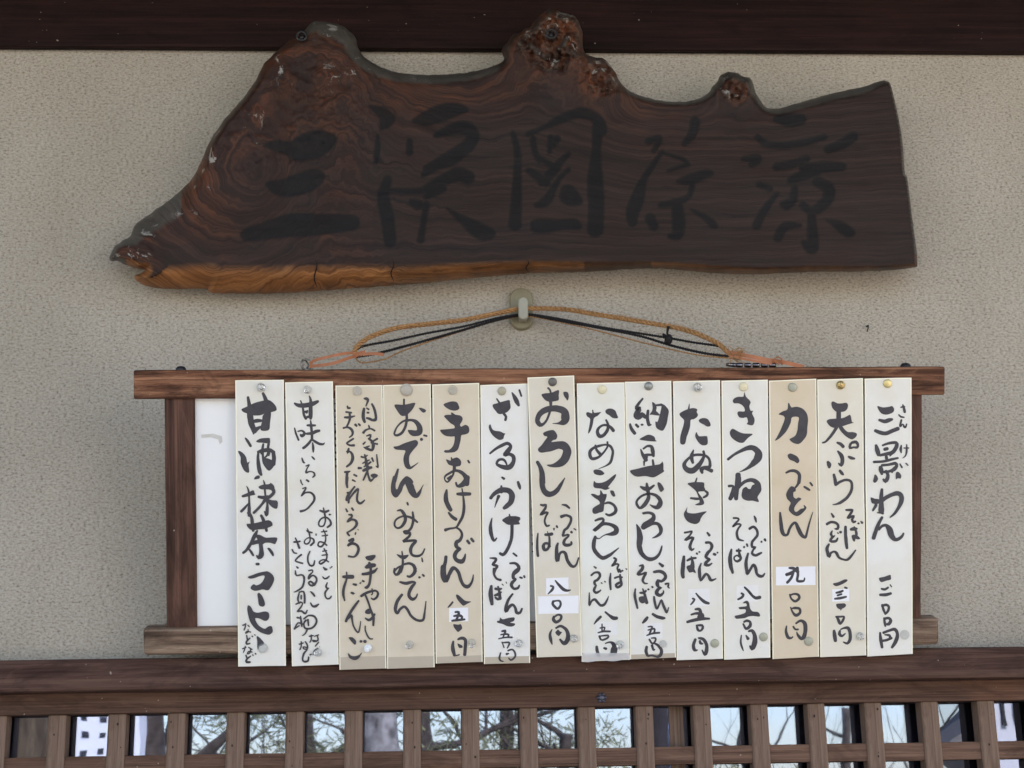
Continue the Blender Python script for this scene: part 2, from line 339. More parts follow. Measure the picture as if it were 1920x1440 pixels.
STROKE_TEXT = """
# 0
@ 440 160 3.84
P 20,43 30,39 40,40 50,34 62,32 73,36 72,43 66,49 56,53 42,54 36,50 24,46
P 22,70 35,67 48,62 58,60 65,64 62,72 50,78 36,80 28,78
P 4,106 10,102 24,97 40,92 60,92 85,93 90,98 86,104 60,108 30,110 12,112 5,110
P 96,14 106,15 113,19 116,24 113,29 105,32 104,24 99,18
P 127,26 134,20 146,14 158,12 167,15 168,19 160,22 148,27 138,29
145,36,4 155,32,7 165,30,9 172,35,8 168,43,9 158,50,9 148,55,7 138,60,5
103,36,2 103,45,4 102,55,3
126,40,4 126,48,5
136,64,4 145,58,6 155,54,8 161,51,6
137,73,3 148,69,7 160,64,9 168,66,9
148,76,4 138,80,4
112,75,3 130,76,4 150,74,5
110,68,6 107,80,8 110,95,9 112,112,8
128,84,5 132,86,7
138,86,5 136,98,4 134,111,5
P 152,88 164,93 176,98 187,104 187,109 180,112 172,109 164,101
@ 920 180 4.8
20,33,4 24,50,6 24,70,7 23,95,9 22,115,11
34,34,5 48,28,4 60,22,7 72,17,8 82,15,9 92,18,9 99,25,9 102,32,5
97,25,10 95,50,8 94,75,13 95,100,13 94,120,13
54,37,5 53,50,4
60,38,6 57,44,4
38,38,5 40,50,5 44,58,5
70,52,4 62,60,6 54,70,8 46,78,6
34,67,5 42,72,7 50,78,7
44,56,5 55,62,5
70,66,4 62,74,4 56,84,6 50,94,8 42,98,5
P 64,82 72,80 80,88 83,96 76,99 68,98 62,92
P 36,113 46,110 60,111 76,110 82,116 80,120 66,120 50,123 38,122
@ 1150 200 3.918
60,11,7 58,20,6 52,27,4
26,25,5 34,23,4 30,32,4
36,33,3 28,44,4 22,54,5 18,66,9 14,78,9 14,85,6
36,34,2 50,38,3 54,41,3
40,47,2 55,42,3
P 46,54 60,48 70,46 74,49 70,52 58,57 50,57
58,58,4 55,66,4 46,70,5 35,72,4
47,74,8 48,86,9 47,94,7 42,95,4
27,82,7 30,88,6
P 56,75 64,77 74,83 77,88 72,89 66,83
120,9,5 130,10,9 138,9,7
106,22,4 112,27,5 125,28,5 140,26,5 155,22,4
176,22,7 168,27,7 158,31,6
96,38,4 106,38,6 102,42,5
120,44,6 132,42,6 142,38,5
140,45,7 155,44,8 168,44,6
130,54,5 140,50,7 150,47,6
150,55,7 158,60,8 157,68,8 150,75,7
133,60,5 132,68,6
P 122,70 132,66 134,70 128,76 124,74
139,72,5 146,79,5
145,76,5 146,90,7 146,104,8 140,100,4
107,57,4 115,60,4
120,64,3 112,74,5 105,87,6
137,87,3 126,88,6 121,96,6
P 156,83 168,84 178,92 174,96 168,94 160,87
# 1
@ 435 725
24,16,4 26,28,6 27,42,9 29,55,9 33,66,7 32,71,2
P 47,42 58,37 57,55 55,65 43,65 45,52
46.5,10,4 50,18,6 53,30,10
P 14,34 22,30 35,24 52,20 59,22 65,28 67,33 66,36 60,38 50,40 42,43 30,43 22,40 17,38
33,52,5 38,51,6 44,51,4
33,66,9 38,63,6 43,60,3
20,77,2 23,81,4 28,89,4
P 9,97 13,97 19,102 22,108 23,114 27,112 25,117 26,126 25,129 21,128 17,124 13,114 13,106
P 36,82 42,78 50,77 56,77 57,79 57,85 52,85 45,84 40,84
47,86,3 46,92,4 45,100,5
55,86,4 54,92,4 55,100,5
40,97,3 39,105,4 40,118,6 42,128,6 44,132,4
39,98,4 46,96,6 56,95,6 62,98,5
62,98,6 63,108,6 62,116,7
P 46,108 52,107 60,110 65,112 63,119 59,124 55,126 50,121 46,114
54,99,3 52,104,3 48,107,2
57,97,2 55,103,3
46,98,4 47,112,3
P 33,139 36,134 41,133 42,136 40,138
@ 435 895
22,13,1 25,20,3 26,35,3 26,48,5 26,57,5
P 15,27 24,23 32,19 34,23 35,26 30,27 22,29 16,30
14,51,4 19,46,4 25,39,2
24,53,3 27,58,3
47,4,1 49,10,3 50,25,3 53,38,3 53,48,5 52,57,4 49,51,2
P 40,14 46,11 56,10 58,8 62,11 64,15 63,20 55,18 46,18 42,17
61,17,6 63,22,5 58,28,5 52,32,5
40,29,4 46,30,5 54,29,5
51,32,6 46,39,4 40,46,4 33,53,4
P 52,32 60,34 68,35 69,42 67,47 61,45 55,39
P 22,70 32,69 45,66 55,64 60,67 61,72 55,75 50,77 40,78 30,79 25,76
28,55,3 30,62,5 31,72,5 32,80,4
44,57,4 47,63,5 50,72,5 52,80,4
38,80,3 34,88,6 30,96,5 26,103,5 21,110,4 17,113,4
P 35,86 42,86 50,90 58,90 67,90 68,93 66,98 64,100 58,98 50,98 47,100 40,100 38,92
31,99,5 36,97,6 42,96,6
43,98,6 44,107,6 44,116,8 40,120,6 37,117,2
26,108,3 29,112,4 32,117,3
P 53,106 57,106 62,112 63,117 61,118 56,111
37,130,4 40,130,4
@ 435 1070
P 24,9 32,6 40,3 50,1 54,1 60,5 63,10 63,15 60,22 55,29 50,29 46,28 38,30 33,30 28,27 29,23 33,20 36,22 42,20 46,16 49,10 48,7 42,8 34,11 28,12 25,11
P 40,33 43,35 46,39 49,47 49,52 46,54 42,53 40,50 39,42 38,36
P 24,52 27,53 30,57 32,61 38,63 44,62 50,61 55,63 56,68 55,72 52,75 48,75 42,72 35,71 36,76 40,82 46,86 50,87 54,84 59,83 61,87 61,92 56,96 50,95 42,92 34,86 28,78 25,70 23,60 23,55
P 37,98 41,100 45,104 48,108 46,112 42,114 40,119 38,115 38,106
16,82,2 21,80,2
20,79,1.5 20,84,2 18,89,2
24,82,2 26,84,1.5
24,88,1.5 24,92,2 20,94,1.5 22,91,1.5 28,92,2
22,97,2 23,103,2.5
27,101,2 22,106,3 22,110,3 27,109,2
30,98,2 31,99,2
34,96,2 35,97,1.5
16,117,2 21,115,2
20,113,1.5 19,118,2 17,123,1.5
25,115,2 30,118,2
28,117,2 27,123,2 23,125,2 25,121,2 30,122,2
21,127,2.5 23,132,2.5
28,128,2 22,133,3 22,137,4 27,137,3
31,126,2 32,127,2
35,124,2 36,125,2
# 2
@ 435 725
94,25,3 100,28,6 110,28,7 120,26,7 127,23,5 129,22,4
103,21,2 106,30,3 108,42,4 111,48,4
116,14,2 118,20,4 118,32,6 118,44,6 118,48,4
110,37,3 112,39,4 113,36,3
110,47,3 115,45,4 119,47,3
94,62,2 96,70,3 100,80,3
99,67,2 105,66,3 109,70,4 105,74,5 103,72,3
109,70,3 115,71,3
118,51,2 119,60,4 120,72,4 120,80,4
113,58,3 119,58,4 125,58,3
113,70,3 120,70,5 126,67,5 131,66,4
120,78,3 116,84,4 110,90,4 107,92,4
120,79,3 126,83,4 132,86,4 137,86,3 139,84,1
121,84,2 122,92,4 122,98,2
105,107,2 107,113,3 109,114,2
120,105,2 122,107,3 124,109,2
111,119,2 116,117,2 113,122,2 111,129,3 117,127,2 123,129,2.5 124,133,3 121,136,2
@ 435 895
103,4,2 104,8,2 106,11,2
112,4,3 115,6,3
106,17,2 111,15,2 109,20,3 104,28,2.5 110,23,2.5 118,23,3 123,28,3.5 123,35,3.5 116,44,3 110,49,3 103,51,4
132,50,3 139,52,4 145,50,3
137,46,2 139,55,3 140,65,2.5 137,73,2.5 131,73,2.5 130,68,2.5 134,62,2.5 141,60,2.5 147,65,3 148,71,3.5 143,75,3
146,56,3 148,56,2
134,82,2 142,81,2.5
135,88,2 143,87,2.5
137,79,2 140,86,2 140,96,2.5 134,104,3 129,102,2.5 131,97,2.5 137,98,2.5 142,102,2.5
136,111,2 142,110,2
135,117,2 143,116,2.5
138,107,2 142,115,2.5 141,124,2.5 133,130,3 131,127,2.5 135,124,2 140,124,2.5 145,127,2
137,135,2 140,138,4 142,138,3
147,136,1.5 148,136,1.5
149,135,2 150,134,2
112,80,2 115,82,3 120,83,2.5
113,77,1.5 116,85,2.5 117,95,2 113,100,2.5 109,99,2.5 109,95,2 114,91,2 121,92,2.5 123,97,3 118,102,3
126,85,2 126,87,2
117,111,2 114,118,2.5 114,126,2.5 117,132,3 122,132,3 124,125,2
115,140,2 120,139,2.5 121,142,2 116,147,3 115,152,3
93,97,3 97,97,3 102,96,2.5
95,91,2 98,98,3 101,106,3.5
90,108,2 93,113,2.5 97,114,2
104,116,3 99,120,2.5 95,125,2.5 99,127,2.5 106,129,2.5
97,134,2 99,136,2.5
95,140,1.5 95,145,2
@ 435 1070
136,9,1.5 139,12,2.5 143,11,2.5 146,8,1.5
143,18,2 141,24,3 144,27,3
145,26,2 140,32,3 140,38,2.5 143,42,2.5 147,41,2.5 149,38,2
115,12,3 121,7,2.5 126,10,3 127,15,3 123,21,4 118,22,3 115,18,3 118,16,3 122,19,3
118,31,1.5 122,35,3.5 124,38,2.5
118,48,2 121,53,3 126,53,4 130,50,2
95,0,2 97,7,2.5 104,6,2.5 108,9,3 108,17,3 105,25,3 98,30,2.5 93,32,1
101,33,2 99,42,3 101,49,2
101,32,2 107,31,2.5 109,38,3 109,48,3
104,37,2.5 104,42,2.5
96,50,2 103,47,3 106,49,2 103,55,2.5 98,61,2 104,60,3 110,64,3 113,59,2
98,70,3 104,71,2
103,68,2 104,76,3 105,83,2.5
94,87,3 99,78,2 106,80,3
94,87,2 101,82,2
108,72,2.5 115,67,2.5 123,68,3 127,74,3 125,81,3 119,86,3 110,86,3 108,79,2.5 111,74,3
114,73,3 115,82,2.5
113,88,3 110,94,2 106,97,1.5
116,98,2 122,97,2
119,96,2 119,103,2 117,107,2
124,98,2 130,96,2
128,97,2 129,104,2.5 123,106,2.5 121,104,2 127,105,2
130,107,2 125,113,2
129,116,2 124,120,3 122,126,2
131,114,1 132,114,1
101,110,2 107,108,2
104,106,2 104,113,2 102,118,2
110,106,2 113,111,2.5 113,117,2.5 108,117,2 107,114,2 113,115,2
113,118,2 108,124,3 106,132,2.5 108,136,3 114,135,3 115,129,2
117,126,2 119,125,2
# 3
@ 620 725
25,29,2 26,32,4 29,32,3
23,38,3 31,39,3
21,46,3 28,46,4 36,44,2
28,39,3 29,47,4 27,54,3 24,60,3
19,62,3 25,61,3 30,63,4 33,68,4 32,73,3 28,76,2
37,57,4 39,59,3
42,56,3 44,58,3
34,78,3 28,82,3 24,85,3 29,88,3 35,88,4
27,93,3 26,97,4 24,99,5 28,97,3 32,101,4 33,108,5 30,115,4 24,120,3
21,128,3 25,128,4 29,127,2
25,128,4 24,136,4 24,144,4
35,132,3 39,134,3
33,140,3 37,142,2
50,18,2 53,18,5 56,20,4 53,29,2
50,33,4 49,40,5 49,47,5 51,53,4
62,26,3 66,35,4 68,47,4 66,50,5 61,50,3
54,32,2 57,34,3
55,39,3 57,39,3
54,47,3 58,48,4 62,50,4
57,58,2 58,61,3
49,69,4 53,65,3 60,63,2.5 66,66,3
54,74,2 60,72,3 59,77,3
57,78,3 62,82,4 64,88,5 62,95,4 55,93,4 50,91,2
49,86,3 52,83,2
58,89,2 53,91,3
70,78,3 65,81,3 61,84,3
70,86,3 65,85,2.5
46,105,3 50,106,3 55,103,2
51,102,2.5 53,110,4 54,118,5 58,122,4
48,115,2 53,112,2.5 58,110,2
50,120,2 55,117,3 60,113,3
62,107,3 64,112,2.5
69,102,2 70,112,2.5 71,121,2.5 68,119,1.5
42,122,4 46,122,3
49,126,4 55,123,5 61,121,4
56,124,3 53,131,3 49,140,2.5
55,126,3 57,135,3 60,141,4 65,137,2 69,133,4
P 60,132 66,130 70,133 69,136 64,137 61,135
@ 620 895
25,0,4 24,8,4 25,15,3
36,14,3 32,19,3 26,28,5 24,34,4
25,23,3 30,23,3
27,30,4 27,38,3
28,32,3 34,24,3 40,18,4 42,18,2 40,27,3.5 40,35,3.5 44,39,4 48,37,3 51,34,2
23,47,2 25,51,3
32,46,3 34,49,3
27,56,2 31,56,4 32,59,3 28,63,4 25,67,2.5 32,63,3 38,65,4 39,71,4 34,77,3 26,82,2.5 25,83,3 28,87,3
38,82,1.5 37,85,2.5
41,78,1.5 42,79,1
28,95,4 34,92,4 33,96,3 27,101,4 26,103,2 32,99,4 39,101,4 42,107,4 40,114,4 35,119,3 27,118,3
P 52,119 58,117 67,116 67,120 63,124 59,125 54,123
P 51,134 57,129 67,129 68,133 64,135 54,137 52,136
@ 620 1070
58,-12,4 60,-5,4 60,6,4 58,20,4 54,25,5 52,25,3
48,5,4 56,4,5 65,1,5 70,-4,2
19,9,4 26,9,6 33,9,6
24,2,2 24,12,3 20,25,4 19,35,4 21,45,2
34,20,3 38,21,4
31,33,3 34,34,4 36,34,1
44,19,2 45,18,2
48,15,3 50,16,3
46,38,4 52,34,4 60,31,4 68,30,3 71,34,3.5 69,40,3.5 64,43,3 61,41,2
62,27,2 63,34,2 61,36,2
52,36,3 56,46,3 60,58,3 64,70,4 64,82,3
P 52,60 56,57 60,57 62,62 58,65 52,64
52,71,2 57,74,4 62,71,4 66,65,3
52,83,2 52,89,2 55,97,2.5 59,102,2.5 63,102,2
42,45,3 36,53,4 30,62,4 25,71,4 23,76,4
26,72,3 31,67,4 32,72,3 34,82,2.5 39,91,2.5 42,92,2.5 44,84,2 45,76,1.5
P 27,100 33,100 38,105 38,109 36,111 31,106
45,106,4 46,106,4
51,106,5 52,106,5
P 26,123 30,127 36,128 43,126 47,122 44,129 40,133 35,134 30,132 27,129
# 4
@ 620 725
P 96,27 110,27 126,24 126,28 122,35 115,42 110,44 105,43 99,35
110,19,3 110,27,3
114,42,4 114,50,4 112,60,4 107,69,4 100,73,4 96,72,3 96,68,3 100,60,2.5 107,53,3 114,50,3.5
114,51,4 121,50,4 128,53,6 133,60,8 133,68,9 126,70,9 120,68,7 117,66,3
P 132,32 137,32 143,35 142,38 139,39 136,37
136,79,5 137,79,4
140,73,3 144,74,3
P 94,90 101,89 110,85 122,81 128,80 131,83 130,88 124,95 118,104 118,115 120,120 115,122 111,118 109,110 110,103 112,96 104,95 97,94
113,110,8 115,119,7 119,122,4 126,118,2 131,114,1
101,124,3 98,134,5 96,142,5
P 110,137 115,135 120,137 124,144 112,144 107,140
@ 620 895
96,0,6 94,12,7 95,22,8 98,27,6 103,20,7 107,10,7 112,4,8
114,2,9 119,13,11 124,24,10 129,28,6 133,23,5 136,17,2 139,11,1
P 93,20 102,18 103,26 99,30 95,29
115,38,3 116,41,3
100,50,2 105,49,4 109,53,5 112,60,5 111,67,5 106,74,4 100,76,3 96,72,3 97,65,3 103,60,3 112,58,3 122,61,4 130,67,3
123,52,3 124,62,4 122,73,4 117,80,4 110,81,4 113,84,4 119,83,4 118,88,4 110,95,4 109,96,4 117,95,4 128,95,4 123,101,5 120,108,5 122,116,4 130,118,4 137,115,3 141,107,2
P 99,115 107,117 117,116 114,121 110,123 104,121
107,111,2 108,120,3 108,132,4 105,142,4
P 136,120 138,121 139,127 137,127 136,124
108,132,3 100,136,3 95,142,3
108,131,3 118,129,4 125,133,5 127,141,5
@ 620 1070
105,-3,5 102,4,5 98,6,4 95,2,3 96,-3,3
127,-3,5 125,4,5 119,9,4 115,8,3
133,10,4 134,10,3
138,6,3 140,8,3
104,17,3 113,19,5 122,17,4 127,18,3 122,24,5 118,32,5 118,39,5 123,43,5 128,40,3 130,35,2
107,36,4 100,46,5 97,58,5 100,64,4 104,58,4 110,54,4 115,58,4 120,67,4 127,73,4 134,75,4 139,73,4 141,63,3 143,46,1.5
# 5
@ 800 725
P 25,27 30,24 38,22 45,23 48,28 49,33 43,36 36,35 30,32
P 26,44 31,42 37,42 36,39 39,39 43,42 50,43 54,47 53,52 50,57 52,60 58,57 63,60 64,66 62,70 56,72 52,73 51,80 49,88 47,94 42,98 34,99 28,99 26,97 28,95 33,95 38,91 41,85 42,75 38,75 29,74 23,70 20,65 28,64 37,63 42,62 41,58 36,55 31,50
P 29,109 36,111 36,106 38,106 39,108 45,106 50,109 52,114 50,119 44,120 44,124 39,124 39,119 33,117
62,111,3 64,114,3
41,123,4 40,131,3 36,138,3 31,143,3 27,139,2 28,134,3 34,130,3.5 42,126,4 49,127,5 55,131,6 60,138,8 60,146,8
@ 800 895
32,2,4 37,-2,3
44,8,3 46,13,4 52,12,7 58,7,9 61,0,8
30,19,3 29,26,6 29,34,7 32,42,7 36,49,6
46,25,4 54,25,6 65,25,5
53,17,2 55,30,3 56,45,4.5 54,58,4.5 49,68,4 44,75,3 34,77,3.5 28,79,5
33,53,3 38,59,5 44,63,5
44,75,3 50,79,3.5 53,86,4 50,94,5 45,97,6 44,102,6 47,106,5 50,107,5 45,111,6 42,118,6 45,124,6 53,126,7 57,120,4 58,115,2
61,95,4 64,99,4
67,92,4 70,96,4
29,119,5 28,127,5 25,138,7 25,144,8
35,145,4 39,138,4 43,137,4 48,143,5
@ 800 1070
25,-6,8 25,5,9 28,14,9 31,12,6 35,2,5 39,-5,4 44,-3,4 48,3,5 51,13,5 55,21,5 61,24,6 66,20,4 69,13,3 70,6,1.5
39,47,3 35,52,3 32,55,1.5
P 44,36 47,36 52,40 58,45 66,46 66,47 60,50 57,52 54,52 49,47 45,41
43,62,3 48,62,4 47,68,4 44,74,3
41,68,3 48,67,4 53,69,4 52,73,3
38,75,3 47,74,4 57,73,3
P 40,80 47,81 51,80 53,84 53,87 50,90 47,92 44,89 41,85
40,106,3 39,113,5 40,121,6 42,127,4
40,127,2 45,127,2 49,126,2
47,103,3 53,101,5 58,104,5 58,114,5 57,126,5
P 46,109 49,110 53,112 54,115 51,116 48,115
# 6
@ 800 725
105,18,2 109,24,3
P 99,27 105,25 115,22 124,20 125,24 126,31 123,36 117,40 108,41 104,37 100,32
116,41,4 119,45,4 118,50,4
128,9,2 132,16,6 135,22,7 138,28,4
139,5,3 142,14,3
P 94,57 96,57 98,63 102,66 110,67 116,70 118,70 116,74 115,78 110,80 105,78 99,73 95,67 93,61
95,100,3 104,93,4 113,88,5 121,85,5 126,89,5 123,95,7 117,102,6 124,101,5 130,105,6 130,113,6 125,120,8 117,121,7 108,118,5 105,115,4 108,110,4 114,109,4 118,112,3.5 120,117,2.5
113,136,3 116,138,4
@ 800 895
137,7,4 139,13,5 140,17,3
96,31,5 102,24,6 112,19,8 123,20,8 128,27,9 126,37,8 120,43,7 116,46,5
112,13,3 112,22,5
108,28,5 105,36,3 102,45,1
98,61,1.5 96,70,4 96,80,6 98,89,5 101,95,4 105,91,2
P 113,64 120,59 123,58 123,55 125,55 126,58 133,58 140,60 140,64 138,66 140,70 132,71 122,71 117,68
128,70,5 128,80,5 127,92,5 123,104,5 118,113,5 114,116,5 110,114,4
130,114,3 135,118,3
95,121,2 104,122,4 102,127,4 99,131,4 106,133,4 103,138,4 101,146,3
125,129,3 133,129,4 138,134,5 137,139,6 131,144,6
@ 800 1070
101,-3,4 101,5,3.5 105,12,3.5 111,14,4
138,-3,5 131,3,5 130,11,5 134,13,3 129,17,5 127,22,5 131,27,4 137,26,4 139,22,2.5
140,10,3 143,11,3
146,8,3 147,10,3
113,20,1.5 115,22,1.5
119,17,1.5 120,19,1.5
97,23,4 96,35,7 98,50,5
103,27,4 108,28,4 112,27,3
107,24,3 109,32,4 110,42,5
102,37,3 108,35,5 112,32,2
103,40,3 107,43,4 112,41,2
129,35,3 123,43,4 119,54,5 119,61,5 123,55,5 129,51,4 133,56,4 135,63,5 140,63,4 143,57,3
P 110,70 114,73 122,71 131,70 132,73 130,76 125,78 132,79 132,82 127,84 120,83 114,80 106,78 106,75 109,75
113,91,3 118,90,4 117,94,3 114,101,2
111,96,2 118,95,3 123,96,3 122,99,3
108,102,2 118,100,2.5 128,100,3
113,107,2 116,115,2
114,108,2 124,108,3 121,116,2
111,123,2 109,131,3 111,135,2.5 115,136,1.5
122,120,2.5 128,118,2.5 132,122,3 133,128,3 130,132,3 126,134,3 123,131,2
120,125,4 123,124,2
# 7
@ 980 725
38,2,3 41,5,3 42,9,3
P 28,12 33,10 43,9 54,5 54,13 54,20 47,22 41,23 35,21 31,17
P 61,8 67,8 69,12 69,17 67,21 65,18 62,14
42,22,5 42,30,4 40,40,3.5 36,50,3.5 31,56,4 26,57,7 22,51,7 25,42,8 32,36,9 42,33,9 52,33,10 62,37,11 64,47,13 61,53,10 53,55,3 45,55,1
P 31,69 38,66 46,65 50,69 52,74 50,79 46,80 43,83 52,82 62,82 69,87 73,96 72,103 68,112 60,119 50,121 40,120 36,117 44,116 51,112 57,106 60,99 60,95 54,93 48,95 42,97 35,98 28,99 24,97 23,93 28,88 33,81 37,75 33,74 31,72
22,113,5 26,120,6 29,130,8 30,144,8
@ 980 895
29,-4,8 29,8,8 31,18,8 36,24,9 43,25,8 51,20,7 57,11,5 63,1,1.5
27,41,3 31,42,4 35,41,3 34,46,4 30,52,4 27,56,4 33,53,4 38,53,3 35,58,3 33,66,3 36,73,3.5 40,72,2.5
47,77,3 47,79,2
51,73,3 52,75,3
23,84,2 22,95,3.5 22,108,4 23,118,4
34,86,4 39,86,5 44,85,5
37,81,1 40,90,3 40,100,4 38,107,4 33,109,5 31,103,5 34,99,4 39,100,4 41,104,3
59,41,2 65,42,4 70,46,3
58,59,5 65,57,4 72,60,4 72,67,4 67,76,4 63,79,4 61,85,4 60,88,3 68,86,3 69,88,3 63,94,4 62,100,5 67,102,5 73,100,4 73,97,3
73,82,4 74,83,3
77,77,2 80,79,2
53,99,3 51,107,5 52,125,6 55,116,4 59,112,4 64,114,5 67,124,5 72,132,5 77,134,4 81,130,3 84,121,2.5
@ 980 1070
49,15,2 54,21,4 61,28,5 67,30,4 72,29,1.5
42,23,3 46,24,3 44,29,4 38,35,1.5
46,46,4 45,50,4 49,55,4 53,57,4 57,51,3.5 56,46,3.5 52,45,2.5 46,46,3
47,69,4 46,73,5 50,77,5 56,74,4 58,68,4 53,66,3 48,69,3
44,88,1.5 41,95,4 42,103,5 44,110,2
P 49,92 51,90 53,88 56,91 59,92 57,95 54,98 50,95
50,86,3 57,83,4 65,88,5 68,96,6 67,104,7 62,109,6 56,103,3
# 8
@ 980 725
P 95,40 98,38 104,40 104,35 106,35 107,39 117,38 117,39 112,44 107,47 105,57 102,66 99,70 98,69 100,58 101,48 97,45
P 124,36 128,33 134,33 139,36 141,41 143,47 135,47 130,43 125,40
125,50,3 128,57,4 127,65,5 121,73,5 115,74,6 112,68,5 114,62,4 120,58,3.5 127,58,4 133,62,5 136,66,5
109,88,3 111,95,4 116,101,5
127,83,3 127,90,3 121,99,3 113,106,4 104,108,5 101,103,5 101,97,5 106,92,4 114,89,4 124,87,3 131,89,4 135,96,4 134,106,4 131,114,4 124,119,2 114,123,1
P 106,126 110,124 117,125 122,129 122,131 117,133 108,131
@ 980 895
P 107,5 110,8 118,8 126,5 135,-2 140,-5 139,0 134,7 130,12 128,15 131,16 124,19 118,17 109,16 106,13
P 102,25 108,25 112,27 116,26 116,20 118,20 121,25 126,25 125,32 123,37 123,40 122,44 121,51 115,53 109,55 105,53 105,47 110,43 116,39 113,34 108,31
124,39,3 130,38,4 137,42,4 140,49,5 137,54,5 130,57,4 125,55,3
P 131,20 136,20 138,24 139,28 136,29 133,26
109,65,3 114,63,4 120,62,4 121,66,4 115,73,5 107,80,5 113,76,5 121,70,5 132,71,5 140,76,7 140,82,8 134,85,6 125,86,2 119,89,1.5 115,92,1.5 110,91,3
109,89,4 107,97,6 107,107,6 112,115,6 120,121,6 130,117,5 138,111,3 144,106,1.5
107,134,2 110,136,3
137,121,3 140,123,4 138,128,4 134,133,3 140,130,3 144,131,3 142,136,3 144,142,3
149,140,3 150,140,3
155,137,2 156,138,2
@ 980 1070
103,7,3 108,3,3 114,3,4 116,8,4 112,14,4 108,16,4 108,20,4 110,22,3 108,26,4 107,30,4 110,33,4 115,31,3 117,29,2
118,18,2 119,19,2
123,16,2 124,17,2
100,33,1.5 100,42,3 100,52,3 103,46,3 108,43,4 112,47,4 117,52,4 122,51,4 126,45,3 129,38,1
132,4,2 131,15,4 132,28,3
138,11,3 144,9,3 149,10,3
145,-2,3 147,2,3
146,6,3 147,14,4 148,21,4 142,25,4 140,21,4 145,18,4
117,69,4 112,74,4 107,80,1.5
124,62,3 130,67,4 136,71,6 141,71,5
119,80,2 119,91,2.5
116,86,2 123,85,2.5 121,91,2
113,93,2 121,91,3 131,91,3
115,98,3 117,103,3 119,104,2
116,98,2 128,97,3 127,101,3 120,104,3
111,114,4 112,121,5 115,129,4
122,116,3 125,117,4
124,109,2 131,107,3 136,110,6 138,117,7
P 133,115 141,113 142,119 139,127 128,128 126,127 131,124
# 9
@ 1165 725
32,18,3 27,24,4 22,32,5 27,33,8 23,39,7 21,44,6 25,46,8 31,42,8 36,46,5
40,36,4 39,47,5 41,57,5
41,58,3 44,57,3
13,56,3 15,63,5 20,70,5
22,57,4 25,60,4
30,57,3 32,57,3
P 46,23 50,25 52,28 53,32 52,36 55,39 58,43 52,43 46,42 42,42 45,38 47,32
52,28,3 60,27,4
P 60,26 64,27 68,31 71,36 70,44 68,55 65,62 62,66 57,65 52,61 51,52 54,53 57,44 59,36 60,31
P 27,79 33,75 40,72 46,73 50,76 51,80 53,82 46,82 36,81
29,94,2 32,102,5 37,110,6
33,93,3 39,89,3.5 45,90,5 47,97,6 48,104,4
34,103,4 41,102,4 49,103,2
38,105,4 36,111,4
34,112,3 34,118,2
47,110,3 48,117,4
P 13,126 24,123 40,119 58,116 61,112 63,116 63,124 64,127 58,131 48,136 36,134 24,135 17,132
@ 1165 895
29,14,3 35,17,6 42,17,5 49,12,3
38,9,3 39,17,6 41,26,5 40,33,6 34,42,6 28,46,4 24,42,4 23,36,3.5 29,29,3.5 38,25,3.5 46,25,4 53,28,5 58,34,6 58,40,8 54,45,7 48,44,4 43,41,1.5
P 54,8 58,8 62,13 64,18 61,21 59,22 56,17
33,54,4 41,53,4 48,56,5 48,62,7 42,68,9 36,72,10 33,75,8
40,71,8 48,69,5 55,70,5 59,76,6 59,83,5 54,88,4 47,91,1.5
23,71,2 26,78,6 28,90,9 27,103,8 30,113,7 36,120,6 43,123,6 51,121,5 57,115,4 60,107,3 61,103,2
57,129,3 62,133,5
27,133,2 32,132,4 31,138,5 25,144,4
@ 1165 1070
32,-3,4 25,5,5 31,5,3 37,3,4 34,9,4 32,15,4 35,19,3 39,19,2
49,2,4 58,1,5 65,5,5 66,11,5 60,16,4 55,15,5 54,21,6 57,25,3 60,25,3 55,28,5 53,34,6 58,37,5 63,33,3 63,30,2
66,20,3 71,19,3 70,24,3 72,26,2
21,27,2 20,36,4 22,47,4 24,56,3
28,33,3 33,33,4 37,30,3
32,27,2 35,36,4 38,48,5
P 26,40 32,38 38,41 36,47 31,49 27,46
40,28,3 41,28,3
46,24,3 47,25,3
49,39,3 50,47,4 53,57,3 57,50,3 60,44,3 63,52,4 66,59,4 68,63,3 71,55,1.5
39,70,4 36,74,5 32,78,3
47,65,4 54,69,5 62,71,5 65,71,3
40,84,2 46,84,3 44,90,3 42,95,3
40,89,2 47,87,3 50,88,3 49,93,3
38,97,2 47,94,3 57,93,3
42,103,3 45,108,3 48,109,3 51,105,3 51,101,3 45,101,2
38,114,4 37,121,5 39,127,4
46,112,4 48,119,3 50,118,2
50,109,3 55,112,4 60,119,5 59,126,5 54,129,4 46,127,3 40,128,3
# 10
@ 1165 725
102,26,1 101,34,3
P 87,41 92,37 99,34 108,32 114,34 113,38 115,42 113,46 108,49 104,50 103,60 100,70 98,75 95,86 89,86 88,80 89,72 93,58 94,50 90,46
P 116,50 122,47 130,49 134,58 129,60 124,57 118,54
P 113,68 116,74 127,74 129,76 129,86 122,88 116,84 111,76 111,71
108,95,2 105,105,6 107,114,4
123,97,4 124,103,4 120,112,6 113,121,8 106,126,9 98,124,8 94,117,6 99,109,4 108,103,4 118,102,4 127,104,4 132,110,4 132,120,5 125,121,5 120,124,7 121,129,4
122,121,4 130,124,5 135,126,6
@ 1165 895
113,1,2 111,7,3
P 99,9 108,7 118,7 124,8 124,14 126,20 119,21 115,22 119,28 122,32 124,38 122,41 116,42 110,41 116,38 117,35 113,23 109,18 103,13
125,20,3 129,23,4 128,27,4 123,30,3
104,31,3 112,32,4 118,32,3
P 99,44 98,50 100,53 110,54 120,52 128,51 122,57 119,62 117,67 112,70 105,69 98,65 94,58 94,53 97,48
95,83,3 101,82,3 106,81,3 102,88,3 96,94,4 103,91,4 108,91,4 105,97,4 103,105,5 106,109,4 109,107,2
